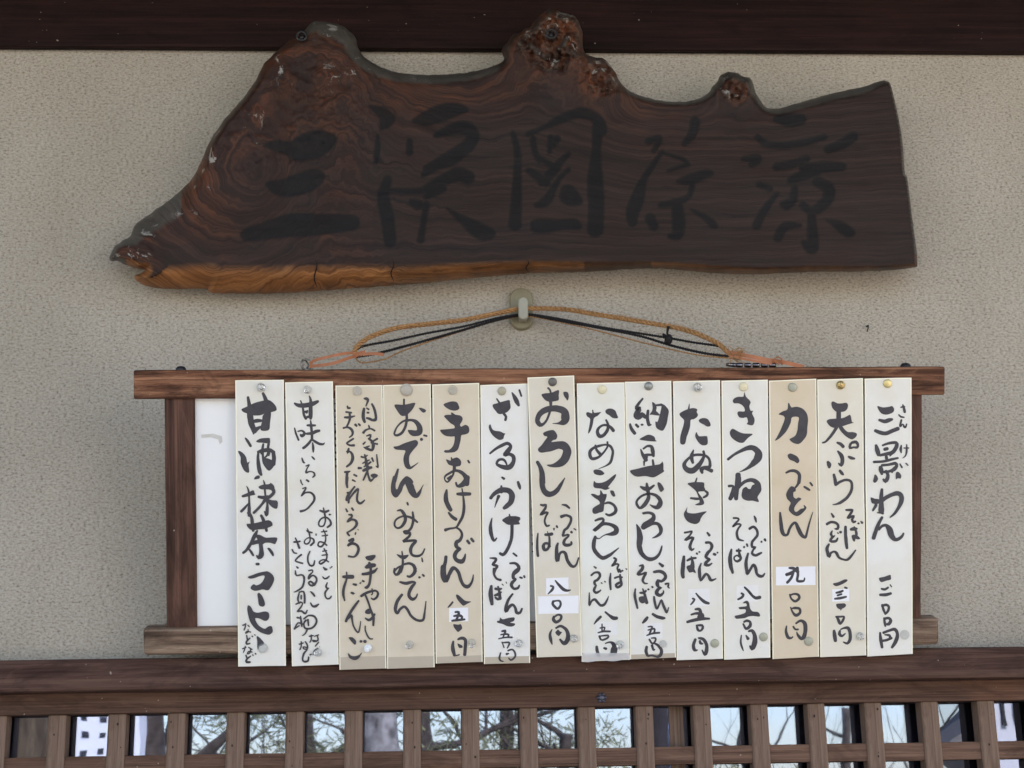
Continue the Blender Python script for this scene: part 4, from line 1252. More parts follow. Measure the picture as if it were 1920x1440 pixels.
KNOTS = [(1035, 66, 62, 1.0), (1128, 142, 34, 1.0), (1378, 158, 32, .9), (585, 188, 70, .8), (475, 285, 62, .5), (625, 72, 44, .5), (258, 478, 34, .7), (655, 150, 45, .4), (400, 440, 40, .25)]
verts, zone, flow = [], [], []
bark = [math.hypot(x - 1035, (y - 68)) < 66 or math.hypot(x - 1130, y - 142) < 36 or math.hypot(x - 1378, y - 156) < 32 for x, y in PTS]
ytop = np.interp(np.arange(0, 1921), [200, 260, 400, 480, 600, 700, 900, 1000, 1100, 1200, 1400, 1700], [480, 420, 260, 150, 60, 130, 130, 110, 150, 185, 190, 160])
ytop = np.concatenate([np.full(0, 0), ytop])
ybot = np.interp(np.arange(0, 1921), [200, 260, 400, 700, 1000, 1300, 1700], [500, 530, 550, 538, 512, 508, 505])
for i, (x, y) in enumerate(PTS):
    r = min(1.0, D[i] / W[i])
    edge = 1 - r
    lower = near[i][1] > 478 and near[i][0] > 235
    h = TH * (1 - edge ** 2.2) ** 0.75 if lower else TH * (1 - edge ** 2) ** 0.6
    kn = 0.0; dim = 1.0
    for kx, ky, kr, ks in KNOTS:
        q = math.hypot(x - kx, y - ky) / kr
        if q < 1.6: kn = max(kn, ks * max(0.0, 1 - (q / 1.6) ** 2))
        if q < 1.6 and kx in (585, 475, 625, 655, 400): dim = min(dim, 0.55 + 0.5 * max(-1, min(1, 2.2 * mnoise.noise(Vector((x * .017, y * .017, 6.0))))))
    n1 = fbm(x * .022, y * .022, 3.0); n2 = fbm(x * .06, y * .06, 8.0)
    if r > 0.02:
        h += kn * (0.007 * n1 + 0.006 * n2 + 0.003) * min(1, D[i] / 8)
        if bark[i]: h += 0.017 * (n2 + 0.7 * fbm(x * .13, y * .13, 2.0)) * min(1, D[i] / 7)
        h += 0.0016 * fbm(x * .006, y * .03, 1.0) + (0.004 * edge * n2)
    h -= 0.0005 * INK[i] * (1 - min(1, kn * 1.5))
    verts.append(slab_pt(x, y, max(h, 0.0)))
    # colour zones of the wood itself
    low = 1.0 if lower else 0.0
    o_ = low * max(0.0, min(1.0, (edge - 0.05) * 3.2)) * max(0.0, min(1.0, 1.15 - (x - 250) / 1500 + 0.5 * n1)) * (0.25 if 1095 < x < 1222 else 1.0)
    heart = max(0.0, 1 - D[i] / 120) * max(0.0, min(1.0, 1.25 - (x - 300) / 1050)) * (0 if lower else 1)
    red = max(kn * dim, heart * (0.75 + 0.9 * n1)) + (0.45 if x < 700 else 0) * max(0, n1 + .25)
    grey = (0 if low else 1 if x < 340 or x > 570 else 0.15) * max(0.0, min(1.0, (edge - 0.12) * 4)) * (0.9 if not (935 < x < 1175) else 0.7 * max(0, n2 + .4))
    if bark[i]: grey = max(grey, min(0.85, max(0.0, 1.6 * (n2 + 0.05)))); red = min(red, 0.9)
    zone.append((max(0, min(1, o_)), max(0, min(1, red)), INK[i], max(0, min(1, grey))))
    # grain runs along the board, follows both edges and swirls round the burls
    t_, b_ = ytop[int(x)], ybot[int(x)]
    v = (y - t_) / max(60.0, b_ - t_) * 400
    u = x
    for kx, ky, kr, ks in KNOTS[:6] + [(470, 330, 150, .55)]:
        q = math.hypot(x - kx, (y - ky)); f = ks * math.exp(-(q / (kr * 1.5)) ** 2)
        q *= 1 + .35 * n1; v = v * (1 - f) + f * (q * 1.2 + ky * .4)
    if x < 560:
        f = min(1, (560 - x) / 220) * (1 if y > 150 else 0)
        q = math.hypot((x - 640) * .8, y - 330)
        v = v * (1 - .8 * f) + .8 * f * q * 1.1
        u = u * (1 - .8 * f) + .8 * f * y
    flow.append((u / 400.0, (v + 7 * n1) / 400.0, n2 * 0.02))

edges = [(i, (i + 1) % nb) for i in range(nb)]
rv, re, rf, ov, _, _ = delaunay_2d_cdt([Vector((float(p[0]), float(p[1]))) for p in PTS], edges, [list(range(nb))], 1, 1e-4)
idx = [o[0] if o else 0 for o in ov]
me = bpy.data.meshes.new("signboard")
back0 = len(rv)
bverts = [slab_pt(p[0], p[1], -0.004) for p in OUT[:, :2]]
fr_ = [tuple(f) for f in rf]
ring = {idx[k]: k for k in range(len(rv))}
rim = [(ring[i], ring[(i + 1) % nb], back0 + (i + 1) % nb, back0 + i) for i in range(nb) if i in ring and (i + 1) % nb in ring]
me.from_pydata([verts[i] for i in idx] + bverts, [], fr_ + rim + [tuple(range(back0, back0 + nb))])
bmn = bmesh.new(); bmn.from_mesh(me); bmesh.ops.recalc_face_normals(bmn, faces=bmn.faces); bmn.to_mesh(me); bmn.free()
za = me.attributes.new("zone", 'FLOAT_COLOR', 'POINT')
fa = me.attributes.new("flow", 'FLOAT_VECTOR', 'POINT')
za.data.foreach_set("color", np.array([zone[i] for i in idx] + [(0, 0, 0, 1)] * nb, dtype=np.float32).ravel())
fa.data.foreach_set("vector", np.array([flow[i] for i in idx] + [(0, 0, 0)] * nb, dtype=np.float32).ravel())
for pz in me.polygons: pz.use_smooth = True

bmat, nt, bs = mat("burl_board")
zn = N(nt, "ShaderNodeAttribute", attribute_name="zone"); fl = N(nt, "ShaderNodeAttribute", attribute_name="flow")
sp = N(nt, "ShaderNodeSeparateColor"); nt.links.new(zn.outputs['Color'], sp.inputs[0])
def fmap(s):
    mp = N(nt, "ShaderNodeMapping"); mp.inputs['Scale'].default_value = s
    nt.links.new(fl.outputs['Vector'], mp.inputs[0]); return mp.outputs[0]
g1 = noise_tex(nt, fmap((1.2, 38, 1)), 1.0, 6, 0.66, 0.22)
g2 = noise_tex(nt, fmap((5, 150, 1)), 1.0, 4, 0.7, 0.2)
g3 = noise_tex(nt, fmap((3, 4, 1)), 1.0, 5, 0.6, 0.8)
base = ramp(nt, g1, [(0.30, (0.0140, 0.0088, 0.0074)), (0.5, (0.0260, 0.0150, 0.0120)), (0.70, (0.044, 0.0240, 0.0185))])
redw = ramp(nt, g1, [(0.30, (0.016, 0.0070, 0.0050)), (0.46, (0.060, 0.0205, 0.0110)), (0.66, (0.205, 0.064, 0.0255))])
orange = ramp(nt, g1, [(0.30, (0.085, 0.032, 0.013)), (0.48, (0.26, 0.105, 0.038)), (0.68, (0.46, 0.215, 0.085))])
greyw = ramp(nt, g3, [(0.3, (0.045, 0.042, 0.037)), (0.7, (0.10, 0.093, 0.082))])
c = mixc(nt, math_n(nt, 'MULTIPLY', sp.outputs[1], ramp(nt, g3, [(0.30, 0.35), (0.65, 1.0)])), base, redw)
c = mixc(nt, zn.outputs['Alpha'], c, greyw)
c = mixc(nt, math_n(nt, 'MULTIPLY', sp.outputs[0], ramp(nt, g3, [(0.28, 0.55), (0.5, 1.0)])), c, orange)
c = mixc(nt, ramp(nt, g2, [(0.34, 0.5), (0.5, 0.0)]), c, (0.010, 0.007, 0.006))
c = mixc(nt, math_n(nt, 'MULTIPLY', sp.outputs[2], ramp(nt, g2, [(0.3, 0.72), (0.6, 0.94)])), c, (0.0046, 0.0043, 0.0046))
# pale flecks on the burls: varnish glints painted into the colour, some peeling
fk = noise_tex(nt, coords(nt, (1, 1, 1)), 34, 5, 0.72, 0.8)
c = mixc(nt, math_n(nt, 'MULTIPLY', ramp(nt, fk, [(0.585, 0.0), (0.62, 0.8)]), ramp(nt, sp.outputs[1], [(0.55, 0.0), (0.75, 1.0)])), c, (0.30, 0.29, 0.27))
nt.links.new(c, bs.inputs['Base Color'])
nt.links.new(ramp(nt, g3, [(0.3, 0.36), (0.7, 0.55)]), bs.inputs['Roughness'])
bs.inputs['Specular IOR Level'].default_value = 0.16
hh = math_n(nt, 'ADD', math_n(nt, 'MULTIPLY', g1, 1.0), math_n(nt, 'MULTIPLY', g2, 0.45))
bump(nt, bs, hh, 0.5, 0.002)

sgn = empty("signboard", slab_pt(960, 300, 0))
tag(sgn, "large dark live-edge burl slab with black brush characters hung across the top beam", "signboard")
me.transform(Matrix.Translation(-Vector(sgn.location)))
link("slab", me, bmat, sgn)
for (x, y, hh_) in ((566, 70, 0.046), (1033, 66, 0.052)):
    c0 = slab_pt(x, y, hh_)
    bm = bmesh.new()
    add_tube(bm, [(0.0075 * math.cos(t), -0.004, 0.0075 * math.sin(t)) for t in [k * math.pi / 8 for k in range(17)]], 0.0018, 8, False)
    add_lathe(bm, [(0.0, 0.002), (0.004, 0.002), (0.004, -0.012)], 12)
    o = obj("screw_eye", bm, M_BLACK, sgn, smooth=True); o.location = c0 - Vector(sgn.location)
# drying cracks on the lower live edge
for (x, y0, y1) in ((591, 486, 540), (735, 486, 528), (988, 487, 511)):
    bm = bmesh.new(); vs = []
    for k in range(9):
        y = y0 + (y1 - y0) * k / 8; xx = x + 3 * math.sin(k * .9) + 1.5 * k / 8
        d, ii, tt = seg_dist(np.array([[xx, y]]), A_, B_)
        wv_ = OUT[ii[0], 2]; e = 1 - min(1, d[0] / wv_)
        h = TH * (1 - e ** 2.2) ** 0.75 + 0.0032
        ww = 1.3 * math.sin(math.pi * (k + .6) / 9.2)
        vs.append((bm.verts.new(slab_pt(xx - ww, y, h)), bm.verts.new(slab_pt(xx + ww, y, h))))
    for a, b in zip(vs, vs[1:]): bm.faces.new((a[0], a[1], b[1], b[0]))
    bmesh.ops.translate(bm, verts=bm.verts, vec=-Vector(sgn.location))
    obj("crack", bm, plain("crack_dark", (0.008, 0.006, 0.005), 0.95), sgn)
# ------------------------------------------------------------------ menu board frame, leaning out at the top
LEANF = math.radians(17.0)
_pb = at_y(960, 1221, -0.072)                      # front lower edge of the bottom rail
FO = Vector((0.0, -0.072, _pb.z))
frm = empty("menu_board", FO, (LEANF, 0, 0))
tag(frm, "dark wooden frame with white backing sheet, hung by ropes and covered with paper strips", "menu board")
RF = Matrix.Rotation(LEANF, 3, 'X')
NF = RF @ Vector((0, -1, 0)); UF = RF @ Vector((0, 0, 1))
MF_INV = (Matrix.Translation(FO) @ RF.to_4x4()).inverted()
def fuv(px, py, w=0.0):
    """photo pixel -> frame coordinates (x, z) on the plane w metres in front of the rails' faces"""
    q = MF_INV @ on_plane(px, py, FO + NF * w, NF)
    return q.x, q.z
xl, _ = fuv(250, 725); xr, _ = fuv(1772, 716)
_, zt = fuv(960, 691.5); _, zb = fuv(960, 745)
def fbox(name, lo, hi, m, **k):
    o = box_obj(name, lo, hi, m, None, **k); o.parent = frm; return o
tr_ = fbox("top_rail", (xl, 0.0, zb), (xr, 0.030, zt), M_FRAME_H, bevel=0.0022, cuts=40, axis=0, jit=0.0009)
bxl, _ = fuv(268, 1205); bxr, _ = fuv(1762, 1180)
_, bt = fuv(960, 1169); 
br_ = fbox("bottom_rail", (bxl, 0.0, 0.0), (bxr, 0.030, bt), M_FRAME_B, bevel=0.005, cuts=40, axis=0, jit=0.0014)
for a, b in ((308, 364), (1680, 1729)):
    x0, _ = fuv(a, 760, -0.005); x1, _ = fuv(b, 760, -0.005)
    fbox("post", (x0, 0.005, bt - 0.002), (x1, 0.026, zb + 0.002), M_FRAME_V, bevel=0.0015, cuts=14, axis=2, jit=0.0012)
x0, _ = fuv(355, 900, -0.012); x1, _ = fuv(1690, 900, -0.012)
sh = fbox("backing_sheet", (x0, 0.012, bt - 0.002), (x1, 0.018, zb + 0.002), M_SHEET)
# worn label scrap and small printed marks on the sheet
def sheet_mark(pxs, m, name, lift=0.0004):
    bm = bmesh.new(); vs = []
    for q in pxs:
        x, z = fuv(q[0], q[1], -0.012 + lift); vs.append(bm.verts.new((x, -(-0.012 + lift), z)))
    bm.faces.new(vs); return obj(name, bm, m, frm)
sheet_mark([(377, 815), (400, 813), (416, 818), (417, 828), (412, 833), (409, 824), (396, 820), (378, 821)], plain("old_glue", (0.60, 0.60, 0.57), 0.6), "glue_mark")
rngm = random.Random(3)
for cx, rows in ((627.5, range(742, 885, 13)), (994.5, range(905, 1045, 16))):
    bm = bmesh.new()
    for yy in rows:
        hh_ = rngm.uniform(2, 6); sx = 1.6
        vs = []
        for q in ((cx - sx, yy), (cx + sx, yy + rngm.uniform(-1, 1)), (cx + sx, yy + hh_), (cx - sx, yy + hh_)):
            x, z = fuv(q[0] + (yy - 700) * .014, q[1], -0.0115); vs.append(bm.verts.new((x, 0.0115, z)))
        bm.faces.new(vs)
    obj("printed_marks", bm, M_INK, frm)
for px in (335, 1705):
    x, _ = fuv(px, 700)
    bm = bmesh.new(); add_lathe(bm, [(0.0, 0.006), (0.005, 0.005), (0.0075, 0.002), (0.008, -0.006)], 16)
    bmesh.ops.rotate(bm, verts=bm.verts, cent=(0, 0, 0), matrix=Matrix.Rotation(-math.pi / 2, 3, 'X'))
    o = obj("peg", bm, M_BLACK, frm, smooth=True); o.location = (x, 0.018, zt)

# ------------------------------------------------------------------ paper menu strips
WHITE = {'cool': (0.78, 0.785, 0.765), 'white': (0.80, 0.81, 0.81), 'mint': (0.79, 0.81, 0.785), 'grey': (0.70, 0.71, 0.70),
         'tan': (0.69, 0.60, 0.475), 'tan2': (0.69, 0.625, 0.52), 'beige': (0.71, 0.675, 0.60), 'warm': (0.75, 0.725, 0.65)}
PAPER = {k: paper("paper_" + k, v) for k, v in WHITE.items()}
PBAND = paper("paper_bare_tan", (0.50, 0.445, 0.375))
PEDGE = plain("cream_gilt_edge", (0.93, 0.89, 0.73), 0.4, 0.4, var=0.05, scale=40)
PPATCH = plain("white_label", (0.84, 0.86, 0.92), 0.4, 0.4, var=0.02, scale=30)
PPATCH2 = plain("thin_white_label", (0.79, 0.80, 0.815), 0.4, 0.4, var=0.02, scale=30)
STRIPS = [  # corners TL TR BR BL in photo pixels, paper, bare bottom band start (or None), extra lift
 (1, [(441,713),(532,712),(536,1248),(446.5,1250)], 'cool', None, 0.0018, "sweet sake, matcha and coffee"),
 (2, [(534.5,717),(624,715),(635,1246),(547.5,1249)], 'cool', None, 0.0006, "assorted sweets"),
 (3, [(629,723),(717,722),(724.5,1253),(636.5,1256)], 'tan2', 1231, 0.0010, "grilled dumplings"),
 (4, [(718,722),(807.5,720),(815,1251),(726,1254)], 'tan2', 1231, 0.0016, "oden"),
 (5, [(810.5,721),(898.5,718),(905,1241),(817,1244)], 'tan2', 1230, 0.0008, "pail udon"),
 (6, [(900.5,722),(990,719),(994,1243),(907.5,1245)], 'white', 1231, 0.0014, "cold and plain noodles"),
 (7, [(989,708),(1076.5,704),(1091.5,1230),(1006.5,1232.5)], 'beige', None, 0.0050, "grated radish noodles"),
 (8, [(1081.5,719),(1171,717),(1180.5,1237),(1091,1241)], 'mint', 1226, 0.0010, "nameko mushroom noodles"),
 (9, [(1172,716),(1258.5,714),(1267.5,1233),(1181.5,1236)], 'cool', 1226, 0.0017, "fermented bean noodles"),
 (10, [(1262,715),(1350,713),(1355.5,1235),(1269,1238)], 'cool', None, 0.0009, "tempura scrap noodles"),
 (11, [(1353,714),(1439.5,712),(1444.5,1233),(1358,1237)], 'cool', None, 0.0015, "fried tofu noodles"),
 (12, [(1442,714),(1530.5,710),(1535.5,1231),(1449,1236)], 'tan', None, 0.0007, "rice cake udon"),
 (13, [(1532.5,712),(1618,709),(1624.5,1229),(1538,1232)], 'warm', None, 0.0014, "tempura noodles"),
 (14, [(1621.5,710),(1709,708),(1711.5,1226),(1626.5,1231)], 'cool', None, 0.0020, "three views bowl")]
DESC = {1: "leftmost paper strip, white, large brush characters ending in a long loop, on the menu board",
        2: "white paper strip second from left with three short columns of tiny writing low down",
        3: "tan paper strip third from left with two columns of slender brush writing",
        4: "tan paper strip fourth from left with large flowing characters and no price",
        5: "tan paper strip fifth from left with a small white price label and bare bottom band",
        6: "white paper strip sixth from left, tucked beside the raised beige strip",
        7: "raised beige paper strip with two wide white price labels, standing higher than its neighbours",
        8: "white paper strip right of the raised beige one, crumpled clear film at its bottom",
        9: "white paper strip ninth from left, whose price crosses a tan bottom band",
        10: "white paper strip tenth from left with a round grey-green tack beside its price",
        11: "white paper strip eleventh from left, tan tinted strip right of it",
        12: "tan paper strip third from the right with a wide white label holding one character",
        13: "off-white paper strip second from the right with a gold patterned tack",
        14: "rightmost paper strip, pale grey, with tiny reading aids beside its large characters"}
PATCH = {5: [(842,1140,878,1166)], 6: [(932,1178,964,1199)], 7: [(1024,1084,1066,1115), (1009,1118,1085,1151)], 8: [(1118,1166,1158,1192)],
         9: [(1208,1169,1242,1198)], 10: [(1291,1105,1331,1137)], 11: [(1381,1098,1422,1129)], 12: [(1455,1063,1529,1098)], 13: [(1560,1105,1592,1128)]}
GROUP = "paper menu strips pinned to the board"
CARD = 0.0020
PRICE = {5: 1108, 6: 1153, 7: 1085, 8: 1143, 9: 1150, 10: 1105, 11: 1095, 12: 1055, 13: 1080, 14: 1072}     # the price begins below this line
SURF = {}
def make_strip(no, cs, pap, band, lift, what):
    rng = random.Random(no * 11)
    q = [fuv(px, py, CARD + lift) for px, py in cs]
    bl, brr = q[3], q[2]; tl, trr = q[0], q[1]
    ox, oz = (bl[0] + brr[0]) / 2, (bl[1] + brr[1]) / 2
    ln = (tl[1] + trr[1]) / 2 - oz
    amp = rng.uniform(0.0007, 0.0016); ph = rng.uniform(0, 6); tw = rng.uniform(-.0008, .0008)
    def bow(x, z):
        t = (z - oz) / ln
        return amp * math.sin(2.6 * math.pi * t + ph) * math.sin(math.pi * min(1, max(0, t))) + tw * (x - ox) / 0.035 * (1 - t)
    def wsurf(x, z): return CARD + lift + bow(x, z)
    R = Matrix.Translation(FO) @ RF.to_4x4() @ Matrix.Translation((ox, 0, oz))
    bm = bmesh.new()
    NV, bd = 24, 0.0014
    zband = None
    if band: zband = fuv((cs[3][0] + cs[2][0]) / 2, band, CARD + lift)[1]
    ts = [0.0] + [ (k + 0.0) / NV for k in range(1, NV)] + [1.0]
    tb = bd / ln
    ts = sorted(set([0.0, tb, 1 - tb, 1.0] + [t for t in ts if tb * 2 < t < 1 - tb * 2] + ([(zband - oz) / ln] if zband else [])))
    rows_f, rows_b = [], []
    for t in ts:
        a = Vector(bl).lerp(Vector(tl), t); b = Vector(brr).lerp(Vector(trr), t)
        wd = (b - a).length; ss = [0.0, bd / wd, 0.25, 0.5, 0.75, 1 - bd / wd, 1.0]
        rf_, rb_ = [], []
        for s in ss:
            p = a.lerp(b, s)
            e = 0.0003 * mnoise.noise(Vector((p.x * 60, p.y * 60, no))) if t in (0.0, 1.0) else 0
            rf_.append(bm.verts.new((p.x - ox, -wsurf(p.x, p.y), p.y - oz + e)))
            rb_.append(bm.verts.new((p.x - ox, -(wsurf(p.x, p.y) - CARD), p.y - oz + e)))
        rows_f.append(rf_); rows_b.append(rb_)
    nr, nc = len(ts), 7
    for r in range(nr - 1):
        for c in range(nc - 1):
            f = bm.faces.new((rows_f[r][c], rows_f[r][c + 1], rows_f[r + 1][c + 1], rows_f[r + 1][c]))
            tm = (ts[r] + ts[r + 1]) / 2
            f.material_index = 1 if (c in (0, nc - 2) or r in (nr - 2,)) else 0
            if zband and tm * ln + oz < zband and f.material_index == 0: f.material_index = 2
            bm.faces.new((rows_b[r][c], rows_b[r + 1][c], rows_b[r + 1][c + 1], rows_b[r][c + 1]))
    def side(f1, f2):
        for k in range(len(f1) - 1):
            bm.faces.new((f1[k], f2[k], f2[k + 1], f1[k + 1])).material_index = 1
    side([r[0] for r in rows_f], [r[0] for r in rows_b]); side([r[-1] for r in rows_b], [r[-1] for r in rows_f])
    side(rows_b[0], rows_f[0]); side(rows_f[-1], rows_b[-1])
    bmesh.ops.recalc_face_normals(bm, faces=bm.faces)
    o = obj("paper_strip", bm, [PAPER[pap], PEDGE, PBAND])
    o.matrix_world = R
    tag(o, DESC[no], "menu strip", GROUP)
    def to3d(px, py, l):
        x, z = fuv(px, py, CARD + lift)
        return Vector((x - ox, -(wsurf(x, z) + l), z - oz))
    SURF[no] = (R, to3d)
    for (x0, y0, x1, y1) in PATCH.get(no, []):
        bm = bmesh.new(); g = []
        for a in range(5):
            g.append([bm.verts.new(to3d(x0 + (x1 - x0) * b / 4 + rng.uniform(-.3, .3), y0 + (y1 - y0) * a / 4 - 1.2 * b / 4, 0.00018)) for b in range(5)])
        for a in range(4):
            for b in range(4): bm.faces.new((g[a][b], g[a + 1][b], g[a + 1][b + 1], g[a][b + 1]))
        obj("price_label", bm, PPATCH2 if no in (6, 8, 9, 10, 11) else PPATCH, o)
    y_pr = PRICE.get(no, 9999)
    words = [t for t in STROKES[no] if min(p[1] for p in t[1]) < y_pr]
    price = [t for t in STROKES[no] if min(p[1] for p in t[1]) >= y_pr]
    obj("lettering", lettering_mesh(words, to3d, rng), M_INK, o)
    if price: obj("price", lettering_mesh(price, to3d, rng), M_INK, o)
    return o
for s in STRIPS: make_strip(*s)

# crumpled clear film under the eighth strip
fm, nt, bs = mat("clear_film")
bs.inputs['Base Color'].default_value = (0.80, 0.82, 0.88, 1); bs.inputs['Roughness'].default_value = 0.18
bs.inputs['Alpha'].default_value = 0.45; bs.inputs['Specular IOR Level'].default_value = 0.7
R8, to8 = SURF[8]
bm = bmesh.new(); g = []
for a in range(9):
    row = []
    for b in range(25):
        px = 1091 + 90 * b / 24; py = 1224 + (16 - 3.5 * b / 24 + 1.3 * math.sin(b * .5)) * a / 8
        l = 0.0010 + 0.0022 * (a / 8) + 0.0022 * abs(fbm(b * .22 + a * .5, a * .35, 4.0)) * (a / 8)
        row.append(bm.verts.new(to8(px, py, l)))
    g.append(row)
for a in range(8):
    for b in range(24): bm.faces.new((g[a][b], g[a + 1][b], g[a + 1][b + 1], g[a][b + 1]))
o = obj("film_end", bm, fm, bpy.data.objects.get("paper_strip.007"), smooth=True)

# ------------------------------------------------------------------ tacks
M_CLEAR = clear_plastic("clear_plastic")
def tackmat(n, c, rough=0.3, metal=0.0): return plain(n, c, rough, 0.5, metal, 0.1, 300)
TM = {'clear': M_CLEAR, 'khaki': tackmat("khaki_plastic", (0.40, 0.38, 0.28)), 'dark': tackmat("dark_grey_metal", (0.13, 0.125, 0.12), 0.4, 0.4),
      'cream': tackmat("cream_plastic", (0.72, 0.66, 0.46)), 'grey': tackmat("grey_metal", (0.30, 0.31, 0.30), 0.35, 0.4), 'sage': tackmat("sage_plastic", (0.38, 0.39, 0.31)),
      'gold': tackmat("brass", (0.70, 0.58, 0.28), 0.35, 0.5), 'bronze': plain("patterned_brass", (0.48, 0.34, 0.14), 0.3, 0.6, 0.6, 0.75, 500, 0.6),
      'milk': tackmat("milky_plastic", (0.80, 0.84, 0.88), 0.25)}
PROF = {'flat': [(0, .0026), (.45, .0026), (.8, .0021), (.96, .0013), (1, .0004), (1, 0)],
        'dome': [(0, .0046), (.4, .0043), (.75, .0032), (.95, .0016), (1, 0)],
        'ring': [(0, .0016), (.35, .0016), (.5, .0024), (.78, .0026), (.95, .0016), (1, 0)],
        'push': [(0, .0105), (.62, .0105), (.72, .0098), (.62, .009), (.36, .0082), (.34, .004), (.6, .0028), (1, .002), (1, 0)]}
ORD = ["first", "second", "third", "fourth", "fifth", "sixth", "seventh", "eighth", "ninth", "tenth", "eleventh", "twelfth", "thirteenth", "fourteenth"]
TACKS = [ # strip, px, py, radius px, material, profile, words
 (1,489,726,8.5,'clear','push',"clear push pin at the top of the leftmost white strip"),
 (2,577,730,7.5,'clear','push',"clear push pin at the top of the second strip from left"),
 (3,670,733,9,'clear','ring',"flat clear tack at the top of the third strip, the tan one with slender writing"),
 (4,762,731,12,'clear','dome',"large glassy round tack at the top of the fourth strip from left"),
 (5,849,731,9,'clear','ring',"flat clear tack at the top of the fifth strip from left"),
 (6,941,733,8.2,'khaki','flat',"khaki round tack at the top of the sixth strip, left of the raised strip"),
 (7,1036,716,8.2,'dark','flat',"dark grey round tack at the top of the raised beige strip"),
 (8,1129,730,8.5,'cream','flat',"cream round tack at the top of the strip right of the raised beige one"),
 (9,1216,724,8.2,'grey','dome',"grey metal tack at the top of the ninth strip from left"),
 (10,1308,726,8.5,'clear','push',"clear push pin at the top of the tenth strip from left"),
 (11,1394,725,8.5,'cream','flat',"cream round tack at the top of the eleventh strip, left of the tan one"),
 (12,1486,726,8.5,'sage','flat',"grey-green tack at the top of the tan strip third from the right"),
 (13,1576,722,8.2,'bronze','dome',"gold tack with dark pattern at the top of the second strip from the right"),
 (14,1664,719,8.2,'gold','flat',"plain pale gold tack at the top of the rightmost strip"),
 (1,493,1215,9.5,'clear','dome',"large clear tack on the last brush mark near the bottom of the leftmost strip"),
 (2,597,1223,7.5,'clear','push',"clear push pin near the bottom of the second strip from left"),
 (3,690,1215,7.5,'milk','push',"milky white push pin low on the third strip, the tan one with slender writing"),
 (4,769,1208,7.5,'clear','push',"clear push pin low on the fourth strip below its large characters"),
 (5,885,1204,7.5,'clear','push',"clear push pin low on the fifth strip beside its price"),
 (6,973,1206,7.5,'clear','push',"clear push pin low on the sixth strip, left of the raised strip"),
 (7,1076,1197,7.5,'clear','push',"clear push pin low on the right edge of the raised beige strip"),
 (8,1163,1208,8,'clear','push',"clear push pin low on the strip with crumpled film at its bottom"),
 (9,1243,1207,7,'clear','ring',"small clear tack low on the ninth strip beside its price"),
 (10,1340,1206,8.2,'sage','flat',"grey-green tack beside the price low on the tenth strip"),
 (11,1431.5,1194,8.2,'sage','flat',"grey-green tack low on the eleventh strip, nearest the tan strip's price"),
 (12,1516,1202,8.5,'sage','flat',"grey-green tack touching the price character of the tan strip third from right"),
 (13,1613,1193,7.5,'clear','push',"clear push pin low on the second strip from the right"),
 (14,1696,1190,9,'clear','ring',"clear ringed tack low on the rightmost strip")]
for no, px, py, r, mk, pf, lab in TACKS:
    R, to3d = SURF[no]
    c0 = to3d(px, py, 0.0003)
    rr = r * (to3d(px + 1, py, 0) - to3d(px, py, 0)).length
    bm = bmesh.new()
    add_lathe(bm, [(a * rr, b) for a, b in PROF[pf]], 22)
    if pf == 'push':
        rg = random.Random(px)
        bmesh.ops.rotate(bm, verts=bm.verts, cent=(0, 0, 0), matrix=Matrix.Rotation(rg.uniform(-.3, .3), 3, 'Z') @ Matrix.Rotation(rg.uniform(-.15, .35), 3, 'X'))
    o = obj("thumbtack", bm, TM[mk], smooth=True)
    o.matrix_world = R @ Matrix.Translation(c0)
    tag(o, lab, "thumbtack", "thumbtacks holding the menu strips")

# ------------------------------------------------------------------ wall hook
hp = at_y(977.5, 581, 0.0)
hk = empty("wall_hook", hp); tag(hk, "beige-green plastic hook on the wall holding the ropes", "hook")
M_HOOK = plain("olive_plastic", (0.235, 0.21, 0.135), 0.45, 0.4, var=0.1, scale=50)
M_HOOK2 = plain("pale_plastic", (0.34, 0.325, 0.26), 0.4, 0.5, var=0.05, scale=50)
PXM = (at_y(978.5, 581, 0) - at_y(977.5, 581, 0)).length
def capsule(w, hgt, y0, y1, ins):
    bm = bmesh.new(); rings = []
    for yy, k in ((y0, 1.0), (y0 + (y1 - y0) * .6, 1.0), (y0 + (y1 - y0) * .9, 1 - ins * .4), (y1, 1 - ins)):
        pts = []
        rr = w / 2 * k; hz = hgt / 2 - w / 2
        for i in range(28):
            t = 2 * math.pi * i / 28; s = 1 if math.sin(t) >= 0 else -1
            pts.append(bm.verts.new((rr * math.cos(t), yy, rr * math.sin(t) + s * hz)))
        rings.append(pts)
    for a, b in zip(rings, rings[1:]):
        for i in range(28): bm.faces.new((a[i], a[(i + 1) % 28], b[(i + 1) % 28], b[i]))
    bm.faces.new(rings[-1]); bm.faces.new(list(reversed(rings[0])))
    bmesh.ops.recalc_face_normals(bm, faces=bm.faces)
    return bm
o = obj("base_plate", capsule(44 * PXM, 82 * PXM, 0.001, -0.009, 0.12), M_HOOK, hk, smooth=False)
bm = capsule(19 * PXM, 44 * PXM, -0.024, -0.032, 0.25)
add_box(bm, (-7 * PXM, -0.026, -20 * PXM), (7 * PXM, -0.008, -11 * PXM), bevel=0.001)
o = obj("hook_tongue", bm, M_HOOK2, hk, smooth=False); o.location = (1.5 * PXM, 0, -9 * PXM)

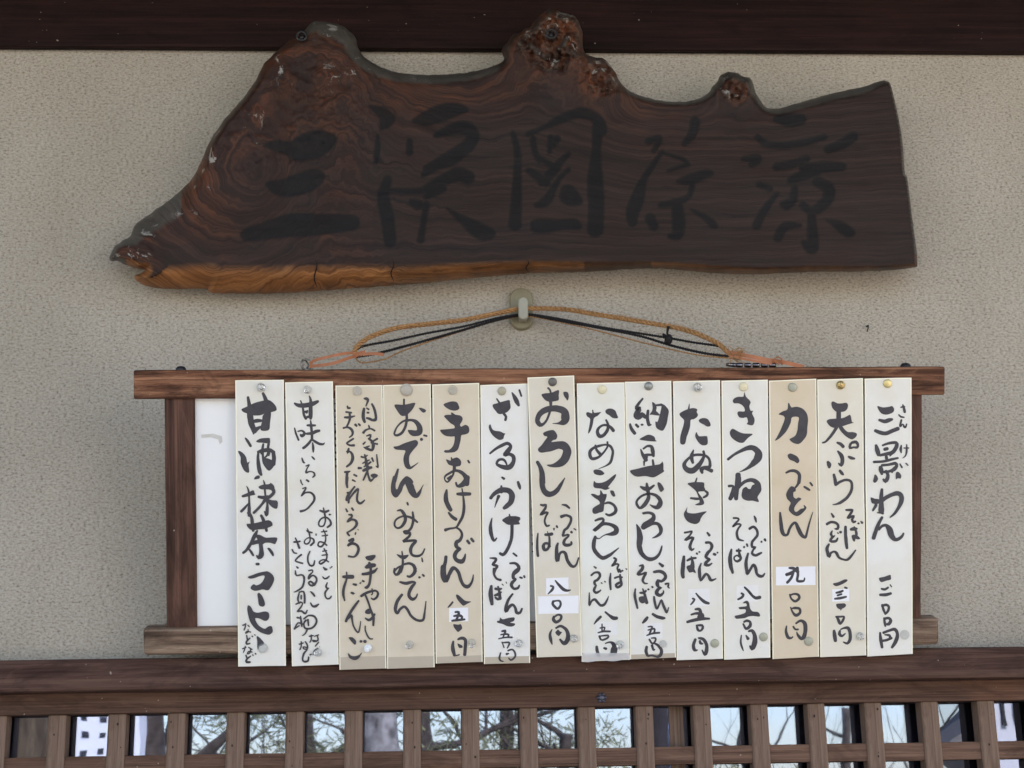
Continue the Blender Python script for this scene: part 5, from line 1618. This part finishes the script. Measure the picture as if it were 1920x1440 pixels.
# ------------------------------------------------------------------ ropes and straps
ftop = (MF_INV.inverted() @ Vector((0, 0.015, zt)))
YF = ftop.y
def rope_y(px):
    t = min(1.0, abs(px - 978) / 400.0)
    return -0.018 + (YF + 0.018) * t
def rp(px, py, dy=0.0): return at_y(px, py, rope_y(px) + dy)
def twisted(bm, path, r, strands=3, pitch=0.011, n=6, sag=0.0):
    pts = [rp(a[0], a[1], a[2] if len(a) > 2 else 0) for a in path]
    s = [Vector(p) for p in spline([tuple(p) for p in pts], 0.004)]
    # even resample
    L = [0.0]
    for a, b in zip(s, s[1:]): L.append(L[-1] + (b - a).length)
    m = int(L[-1] / 0.0018); q = []
    j = 0
    for k in range(m + 1):
        t = L[-1] * k / m
        while j < len(L) - 2 and L[j + 1] < t: j += 1
        q.append(s[j].lerp(s[j + 1], (t - L[j]) / max(1e-9, L[j + 1] - L[j])))
    for st in range(strands):
        out = []
        for k, p in enumerate(q):
            d = (q[min(k + 1, m)] - q[max(k - 1, 0)]).normalized()
            u = (Vector((0, -1, 0)) - d * d.dot(Vector((0, -1, 0)))).normalized(); v = d.cross(u)
            a = 2 * math.pi * (st / strands + L[-1] * k / m / pitch)
            out.append(p + (u * math.cos(a) + v * math.sin(a)) * r * 0.62)
        add_tube(bm, out, r * 0.52, n)
    return q
M_JUTE = plain("jute_fibre", (0.40, 0.215, 0.095), 0.9, 0.15, var=0.45, scale=350, bmp=0.8)
M_CORD = plain("black_braided_cord", (0.012, 0.011, 0.013), 0.7, 0.3, var=0.5, scale=700, bmp=0.6)
M_STRAP = plain("orange_plastic_strap", (0.40, 0.135, 0.05), 0.42, 0.5, var=0.18, scale=60)
bm = bmesh.new()
J1 = [(664,664),(668,652),(690,634),(740,616),(800,608),(870,600),(930,588),(975,579,-0.004),(1000,578,-0.004),(1060,580),(1110,588),(1160,596),(1220,606),(1280,617),(1320,631),(1350,647),(1372,668)]
q = twisted(bm, J1, 0.0036, 3, 0.024)
J2 = [(666,670),(676,680),(700,678),(725,672),(760,656),(850,626,.004),(930,602,.004),(975,594,-.002),(1000,594,-.002),(1060,606,.004),(1120,620,.004),(1200,641,.003),(1300,664),(1372,672)]
twisted(bm, J2, 0.0013, 2, 0.008, 5)
rg = random.Random(5)
for k in range(420):           # loose fibres standing off the rope
    b = q[rg.randrange(len(q))]
    d = Vector((rg.uniform(-1, 1), rg.uniform(-1, .2), rg.uniform(-1, 1))).normalized()
    add_tube(bm, [b, b + d * 0.004 + Vector((rg.uniform(-.004, .004), 0, 0)), b + d * 0.006 + Vector((rg.uniform(-.007, .007), 0, rg.uniform(-.002, .002)))], 0.00022, 3, False)
for k in range(46):            # frayed ends at the right strap
    b = rp(1372 + rg.uniform(-4, 8), 664 + rg.uniform(-4, 8))
    e = rp(1372 + rg.uniform(-8, 30), 664 + rg.choice([rg.uniform(-16, 2), rg.uniform(2, 20)]), rg.uniform(-.01, .005))
    mdl = (b + e) / 2 + Vector((rg.uniform(-.004, .004), rg.uniform(-.003, .003), rg.uniform(-.004, .004)))
    add_tube(bm, [b, mdl, e], 0.0005, 4, False)
o = obj("jute_rope", bm, M_JUTE, smooth=True); tag(o, "tan twisted jute rope looped over the wall hook with a frayed right end", "rope")
bm = bmesh.new()
twisted(bm, [(662,663),(672,653),(690,647),(740,638),(800,625),(870,612),(930,597),(972,590,-.004),(1000,590,-.004),(1060,600),(1120,612),(1180,622),(1250,633),(1300,642),(1352,650),(1368,662)], 0.0021, 2, 0.006, 6)
twisted(bm, [(668,669),(700,664),(730,657),(800,638),(870,618),(940,598),(975,592,-.002),(1000,592,-.002),(1060,603),(1130,616),(1200,630),(1260,648),(1320,662),(1366,668)], 0.0023, 2, 0.006, 6)
kn = rp(1254, 636, -0.003)
t = bmesh.new(); bmesh.ops.create_icosphere(t, subdivisions=3, radius=0.0062)
for v in t.verts: v.co *= 1 + 0.22 * mnoise.noise(v.co * 300); v.co.z *= 1.25
bmesh.ops.translate(t, verts=t.verts, vec=kn)
me_ = bpy.data.meshes.new("k"); t.to_mesh(me_); t.free(); bm.from_mesh(me_); bpy.data.meshes.remove(me_)
add_tube(bm, [rp(1253, 634, -.004), rp(1251, 624, -.006), rp(1253, 612, -.006)], [0.0019, 0.0016, 0.0024], 7)
add_tube(bm, [rp(1252, 632, -.004), rp(1246, 628, -.007), rp(1243, 627, -.007)], [0.0019, 0.0019, 0.0022], 7)
o = obj("black_cord", bm, M_CORD, smooth=True); tag(o, "black braided cord doubled over the wall hook, knotted on its right side", "cord")

def ribbon(bm, path, wpx, thick=0.0009):
    s = spline([p[:2] for p in path], 4.0)
    pr = None
    for i, p in enumerate(s):
        d = s[min(i + 1, len(s) - 1)] - s[max(i - 1, 0)]; d = d / (np.linalg.norm(d) + 1e-9); nn = np.array([-d[1], d[0]]) * wpx / 2
        dy = -0.004 + 0.002 * math.sin(i * .35)
        a, b = p + nn, p - nn
        r4 = [bm.verts.new(rp(a[0], a[1], dy)), bm.verts.new(rp(b[0], b[1], dy)), bm.verts.new(rp(b[0], b[1], dy + thick)), bm.verts.new(rp(a[0], a[1], dy + thick))]
        if pr:
            for k in range(4): bm.faces.new((pr[k], pr[(k + 1) % 4], r4[(k + 1) % 4], r4[k]))
        else: bm.faces.new(r4)
        pr = r4
    bm.faces.new(list(reversed(pr)))
bm = bmesh.new()
ribbon(bm, [(581,682),(592,675),(620,668),(645,663),(668,661)], 5.5)
ribbon(bm, [(580,687),(600,685),(625,681),(655,671),(676,665),(700,663),(720,665)], 6)
ribbon(bm, [(664,668),(672,663),(685,660)], 7)
bmesh.ops.recalc_face_normals(bm, faces=bm.faces)
o = obj("orange_strap", bm, M_STRAP); tag(o, "orange plastic strap looped through the metal ring left of the hook", "strap", "orange straps tying the ropes to the board")
bm = bmesh.new()
ribbon(bm, [(1363,660),(1380,663),(1410,669),(1440,675),(1468,679),(1490,684),(1508,688)], 7.5)
ribbon(bm, [(1368,668),(1400,674),(1440,681),(1456,682)], 4.5)
bmesh.ops.recalc_face_normals(bm, faces=bm.faces)
o = obj("orange_strap", bm, M_STRAP)
tag(o, "orange plastic strap at the frayed rope end, right of the wall hook", "strap", "orange straps tying the ropes to the board")
M_STEEL = plain("dull_steel", (0.25, 0.24, 0.23), 0.35, 0.5, 0.8, 0.3, 300)
bm = bmesh.new()
add_tube(bm, [rp(1452, 681, -.006), rp(1452, 672, -.007), rp(1459, 669, -.008), rp(1466, 673, -.007), rp(1466, 684, -.005)], 0.0011, 7)
add_tube(bm, [rp(1452, 676, -.0065), rp(1460, 683, -.0065)], 0.0012, 7)
obj("buckle", bm, M_STRAP, o, smooth=True)
def ring_at(bm, px, py, r, tr, tilt, dy=0.0):
    c = rp(px, py, dy)
    add_tube(bm, [c + Vector((r * math.cos(t) * math.cos(tilt), r * math.cos(t) * math.sin(tilt), r * math.sin(t))) for t in [k * math.pi / 12 for k in range(25)]], tr, 8, False)
bm = bmesh.new()
ring_at(bm, 575, 683, 0.0078, 0.0013, 0.35); ring_at(bm, 571, 684, 0.0072, 0.0013, 0.9)
add_tube(bm, [rp(575, 689), rp(576, 697)], 0.0014, 8)
o = obj("metal_ring", bm, M_STEEL, smooth=True); tag(o, "dull steel double ring screwed into the top left of the frame", "ring")
bm = bmesh.new()
add_tube(bm, [rp(1362, 683.5), rp(1368, 684), rp(1380, 684.5)], [0.0022, 0.003, 0.003], 10)
for k in range(5):
    add_tube(bm, [rp(1380 + k * 15.5, 684.5), rp(1382 + k * 15.5, 684.5), rp(1391 + k * 15.5, 684.5), rp(1393 + k * 15.5, 684.5)], [0.0026, 0.0034, 0.0034, 0.0026], 10)
o = obj("steel_shackle", bm, plain("polished_dark_steel", (0.16, 0.16, 0.19), 0.18, 0.6, 0.95, 0.7, 260), smooth=True)
tag(o, "dark steel rod fitting lying along the frame top under the right orange strap", "fitting")

# nail in the plaster
bm = bmesh.new(); c0 = at_y(1625, 612, 0)
add_tube(bm, [c0 + Vector((0, 0.004, 0)), c0 + Vector((0, -0.008, -0.001)), c0 + Vector((-0.001, -0.010, -0.006)), c0 + Vector((-0.003, -0.0095, -0.012))], [0.0013, 0.0013, 0.0012, 0.0009], 8)
o = obj("wall_nail", bm, M_BLACK, smooth=True); tag(o, "small bent dark nail in the plaster right of the ropes", "nail")
# ------------------------------------------------------------------ the place in front of the wall (seen only as reflections in the panes)
rg = random.Random(21)
gmat = plain("pale_gravel_court", (0.42, 0.39, 0.34), 0.95, 0.1, var=0.35, scale=8)
bm = bmesh.new()
gr_ = []
xs = [-600, -60, -20, -8, 8, 20, 60, 600]; ys = [60, 2, -6, -14, -30, -80, -600]; hs = [0, 0, 0, 0, -1.2, -6, -9]
for yy, hh_ in zip(ys, hs): gr_.append([bm.verts.new((x, yy, hh_)) for x in xs])
for a, b in zip(gr_, gr_[1:]):
    for k in range(len(xs) - 1): bm.faces.new((a[k], a[k + 1], b[k + 1], b[k]))
bmesh.ops.recalc_face_normals(bm, faces=bm.faces)
o = obj("ground", bm, gmat); tag(o, kind="structure")
EM = wood("eave_boards", (0.03, 0.02, 0.016), (0.05, 0.034, 0.027), (0.075, 0.05, 0.04), 1, 0.8, 0.5, seed=40)
bm = bmesh.new(); add_box(bm, (-3.6, -1.15, 3.12), (3.6, 2.5, 3.22))
for k in range(-9, 10): add_box(bm, (k * .38 - .03, -1.12, 3.03), (k * .38 + .03, -0.002, 3.119))
o = obj("eave", bm, EM); tag(o, "dark boarded eave with rafters above the wall", "eave")

def refl(px, dist, py=1372):
    """world point that the pane at this pixel mirrors, dist metres in front of the glass"""
    g = at_y(px, py, Y_GLASS if px < 1255 else Y_GLASS2); d = (g - CAM).normalized(); d = Vector((d.x, -d.y, d.z))
    return g + d * (dist / -d.y)
def px_w(px0, px1, dist): return abs(refl(px1, dist).x - refl(px0, dist).x)

BARK = plain("bark", (0.075, 0.06, 0.05), 0.95, 0.1, var=0.5, scale=12, bmp=0.5)
BARK2 = plain("mottled_bark", (0.24, 0.225, 0.21), 0.95, 0.1, var=0.7, scale=9, bmp=0.5)
lm, nt, bs = mat("pine_needles")
nn_ = noise_tex(nt, coords(nt), 6, 3, 0.6)
nt.links.new(ramp(nt, nn_, [(0.3, (0.12, 0.15, 0.06)), (0.7, (0.32, 0.30, 0.15))]), bs.inputs['Base Color'])
bs.inputs['Roughness'].default_value = 0.7

def branch(bm, p, d, ln, r, depth, tips, spread=0.6, up=0.15):
    pts = [Vector(p)]; rad = [r]
    for k in range(4):
        d = (d + Vector((rg.uniform(-1, 1), rg.uniform(-1, 1), rg.uniform(-.7, 1))) * 0.16 + Vector((0, 0, up * .2))).normalized()
        pts.append(pts[-1] + d * ln / 4); rad.append(r * (1 - 0.13 * (k + 1)))
    add_tube(bm, pts, rad, 6 if r > .02 else 4, False)
    if depth == 0: tips.append((pts[-1], d)); return
    for k in range(2):
        j = rg.choice((2, 3, 4, 4))
        nd = (d + Vector((rg.uniform(-1, 1), rg.uniform(-1, 1), rg.uniform(-.5, .9))) * spread).normalized()
        branch(bm, pts[j], nd, ln * rg.uniform(.6, .8), rad[j] * .62, depth - 1, tips, spread, up)

def tree(px, dist, height, r, depth, leafy, label, bark=BARK, low=0.5):
    b = refl(px, dist); b.z = -0.3 if dist < 14 else -1.4
    t = empty("pine_tree" if leafy else "bare_tree", b)
    tag(t, label, "tree", "trees across the court")
    bm = bmesh.new(); tips = []
    top = Vector((rg.uniform(-.3, .3), rg.uniform(-.3, .3), height * .6))
    pts = [Vector((0, 0, 0)).lerp(top, k / 6) + Vector((rg.uniform(-.06, .06), rg.uniform(-.06, .06), 0)) for k in range(7)]
    rads = [r * (1.15 - .6 * k / 6) for k in range(7)]
    add_tube(bm, pts, rads, 12, False)
    for k in range(2, 7):
        for _ in range(2):
            a = rg.uniform(0, 6.28); j = pts[k].lerp(pts[k - 1], rg.random())
            branch(bm, j, Vector((math.cos(a), math.sin(a), rg.uniform(.05, .7))).normalized(), height * rg.uniform(.16, .26), rads[k] * .45, depth, tips, .75, .3 if leafy else .6)
    obj("trunk", bm, bark, t, smooth=True)
    if leafy:
        bm = bmesh.new()
        for p, d in tips:
            for _ in range(75):
                c = p + Vector((rg.gauss(0, .26), rg.gauss(0, .26), rg.gauss(.03, .13)))
                nd = Vector((rg.uniform(-1, 1), rg.uniform(-1, 1), rg.uniform(-.2, 1))).normalized()
                s = nd.orthogonal().normalized() * .011
                e = nd * rg.uniform(.09, .17)
                bm.faces.new((bm.verts.new(c - s), bm.verts.new(c + s), bm.verts.new(c + e + s * .3), bm.verts.new(c + e - s * .3)))
        obj("crown", bm, lm, t)

tree(605, 15, 6.5, .14, 2, True, "pine with dense low needles left of the mottled trunk")
tree(272, 9, 6.5, .16, 2, True, "dark pine trunk in front of the white pierced wall end")
tree(320, 16, 6.0, .13, 2, True, "pine beside the white pierced wall")
tree(830, 13, 6.0, .13, 2, True, "pine with a forked dark limb")
tree(960, 17, 6.8, .15, 2, True, "pine behind the forked one, thick with needles")
tree(1090, 14, 6.0, .12, 2, True, "pine with open spreading branches")
tree(440, 19, 7.0, .08, 3, False, "bare slender tree against the bright sky beside the pines")
tree(1380, 18, 7.0, .08, 3, False, "bare twiggy tree over the stone wall")
tree(1560, 16, 6.5, .08, 3, False, "bare tree with dense fine twigs")
tree(1690, 20, 7.0, .09, 3, False, "bare tree farthest along toward the white wing")
# big trunk close by
b = refl(715, 8); b.z = -.05
bm = bmesh.new(); rr = px_w(680, 752, 8) / 2
add_tube(bm, [Vector((0.05 * math.sin(k), 0, k * .6)) for k in range(9)], [rr * (1.25 - .06 * k) for k in range(9)], 20, False)
for v in bm.verts: v.co += v.co.normalized() * .03 * mnoise.noise(v.co * 6)
o = obj("old_tree", bm, BARK2, smooth=True); o.location = b; tag(o, "thick old tree with mottled bark standing in the court", "tree")
# free-standing dark post, added so that one pane reflects dark
b = refl(1262, 3.4)
pw = px_w(1226, 1299, 3.4)
o = box_obj("reflection_post", (b.x - pw / 2, -3.4 - pw, 0), (b.x + pw / 2, -3.4, 2.9), wood("post_wood", (0.02, 0.016, 0.016), (0.035, 0.028, 0.027), (0.05, 0.04, 0.037), 2, 0.6, seed=50), bevel=.006)
tag(o, "thick dark square gate post across the path", "post")
# shed added at the far left to make the first pane reflect dark
xa, xb = refl(-60, 7).x, refl(88, 7).x
o = box_obj("reflection_shed", (xa, -7.6, 0), (xb, -7.01, 2.9), wood("shed_boards", (0.05, 0.035, 0.022), (0.09, 0.065, 0.04), (0.14, 0.10, 0.06), 2, 0.9, 0.3, seed=60), bevel=.01)
tag(o, "small dark boarded shed across the court", "shed")
# white pierced garden wall
xa, xb = refl(93, 7).x, refl(262, 7).x; zc = refl(180, 7, 1378).z
wal = empty("garden_wall", ((xa + xb) / 2, -7, 0)); tag(wal, "white garden wall pierced with rows of small square openings", "wall")
Wm = plain("white_limewash", (0.78, 0.80, 0.82), 0.9, 0.1, var=.04, scale=3)
o = box_obj("wall_face", (xa, -7.2, 0), (xb, -7.0, 3.2), Wm); o.parent = wal; o.location = Vector(o.location) - Vector(wal.location)
hs_ = px_w(0, 11.5, 7)
for a in range(-1, 2):
    for cx in (154, 188):
        x = refl(cx, 7).x; zz = zc + a * px_w(0, 33, 7)
        o = box_obj("opening", (x - hs_ / 2, -7.02, zz - hs_ / 2), (x + hs_ / 2, -6.996, zz + hs_ / 2), M_BLACK); o.parent = wal; o.location = Vector(o.location) - Vector(wal.location)
# white side wing at the right
xa = refl(1822, 5).x
wg = empty("side_wing", (xa + .6, -5, 0)); tag(wg, "white plastered side wing with dark posts and a sloping brace board", "building")
def wpart(n, lo, hi, m):
    o = box_obj(n, lo, hi, m); o.parent = wg; o.location = Vector(o.location) - Vector(wg.location)
xw = refl(1850, 5).x
wpart("wall_face", (xw, -5.3, 0), (xw + 2.2, -5.0, 3.4), Wm)
for cx in (1893, 1917):
    x = refl(cx, 5).x; wpart("post", (x - .010, -5.02, refl(1890, 5, 1360).z), (x + .010, -4.985, 3.3), M_BLACK)
bm = bmesh.new(); v = [bm.verts.new(refl(a_, 5.02, b_)) for a_, b_ in ((1845, 1310), (1772, 1402), (1845, 1470), (1850, 1300))]
w2 = [bm.verts.new(q_.co + Vector((0, -.3, 0))) for q_ in v]
bm.faces.new(v); bm.faces.new(list(reversed(w2)))
for k in range(4): bm.faces.new((v[k], w2[k], w2[(k + 1) % 4], v[(k + 1) % 4]))
bmesh.ops.recalc_face_normals(bm, faces=bm.faces)
bmesh.ops.translate(bm, verts=bm.verts, vec=-Vector(wg.location)); obj("brace_board", bm, plain("grey_board", (0.20, 0.19, 0.18), 0.8), wg)
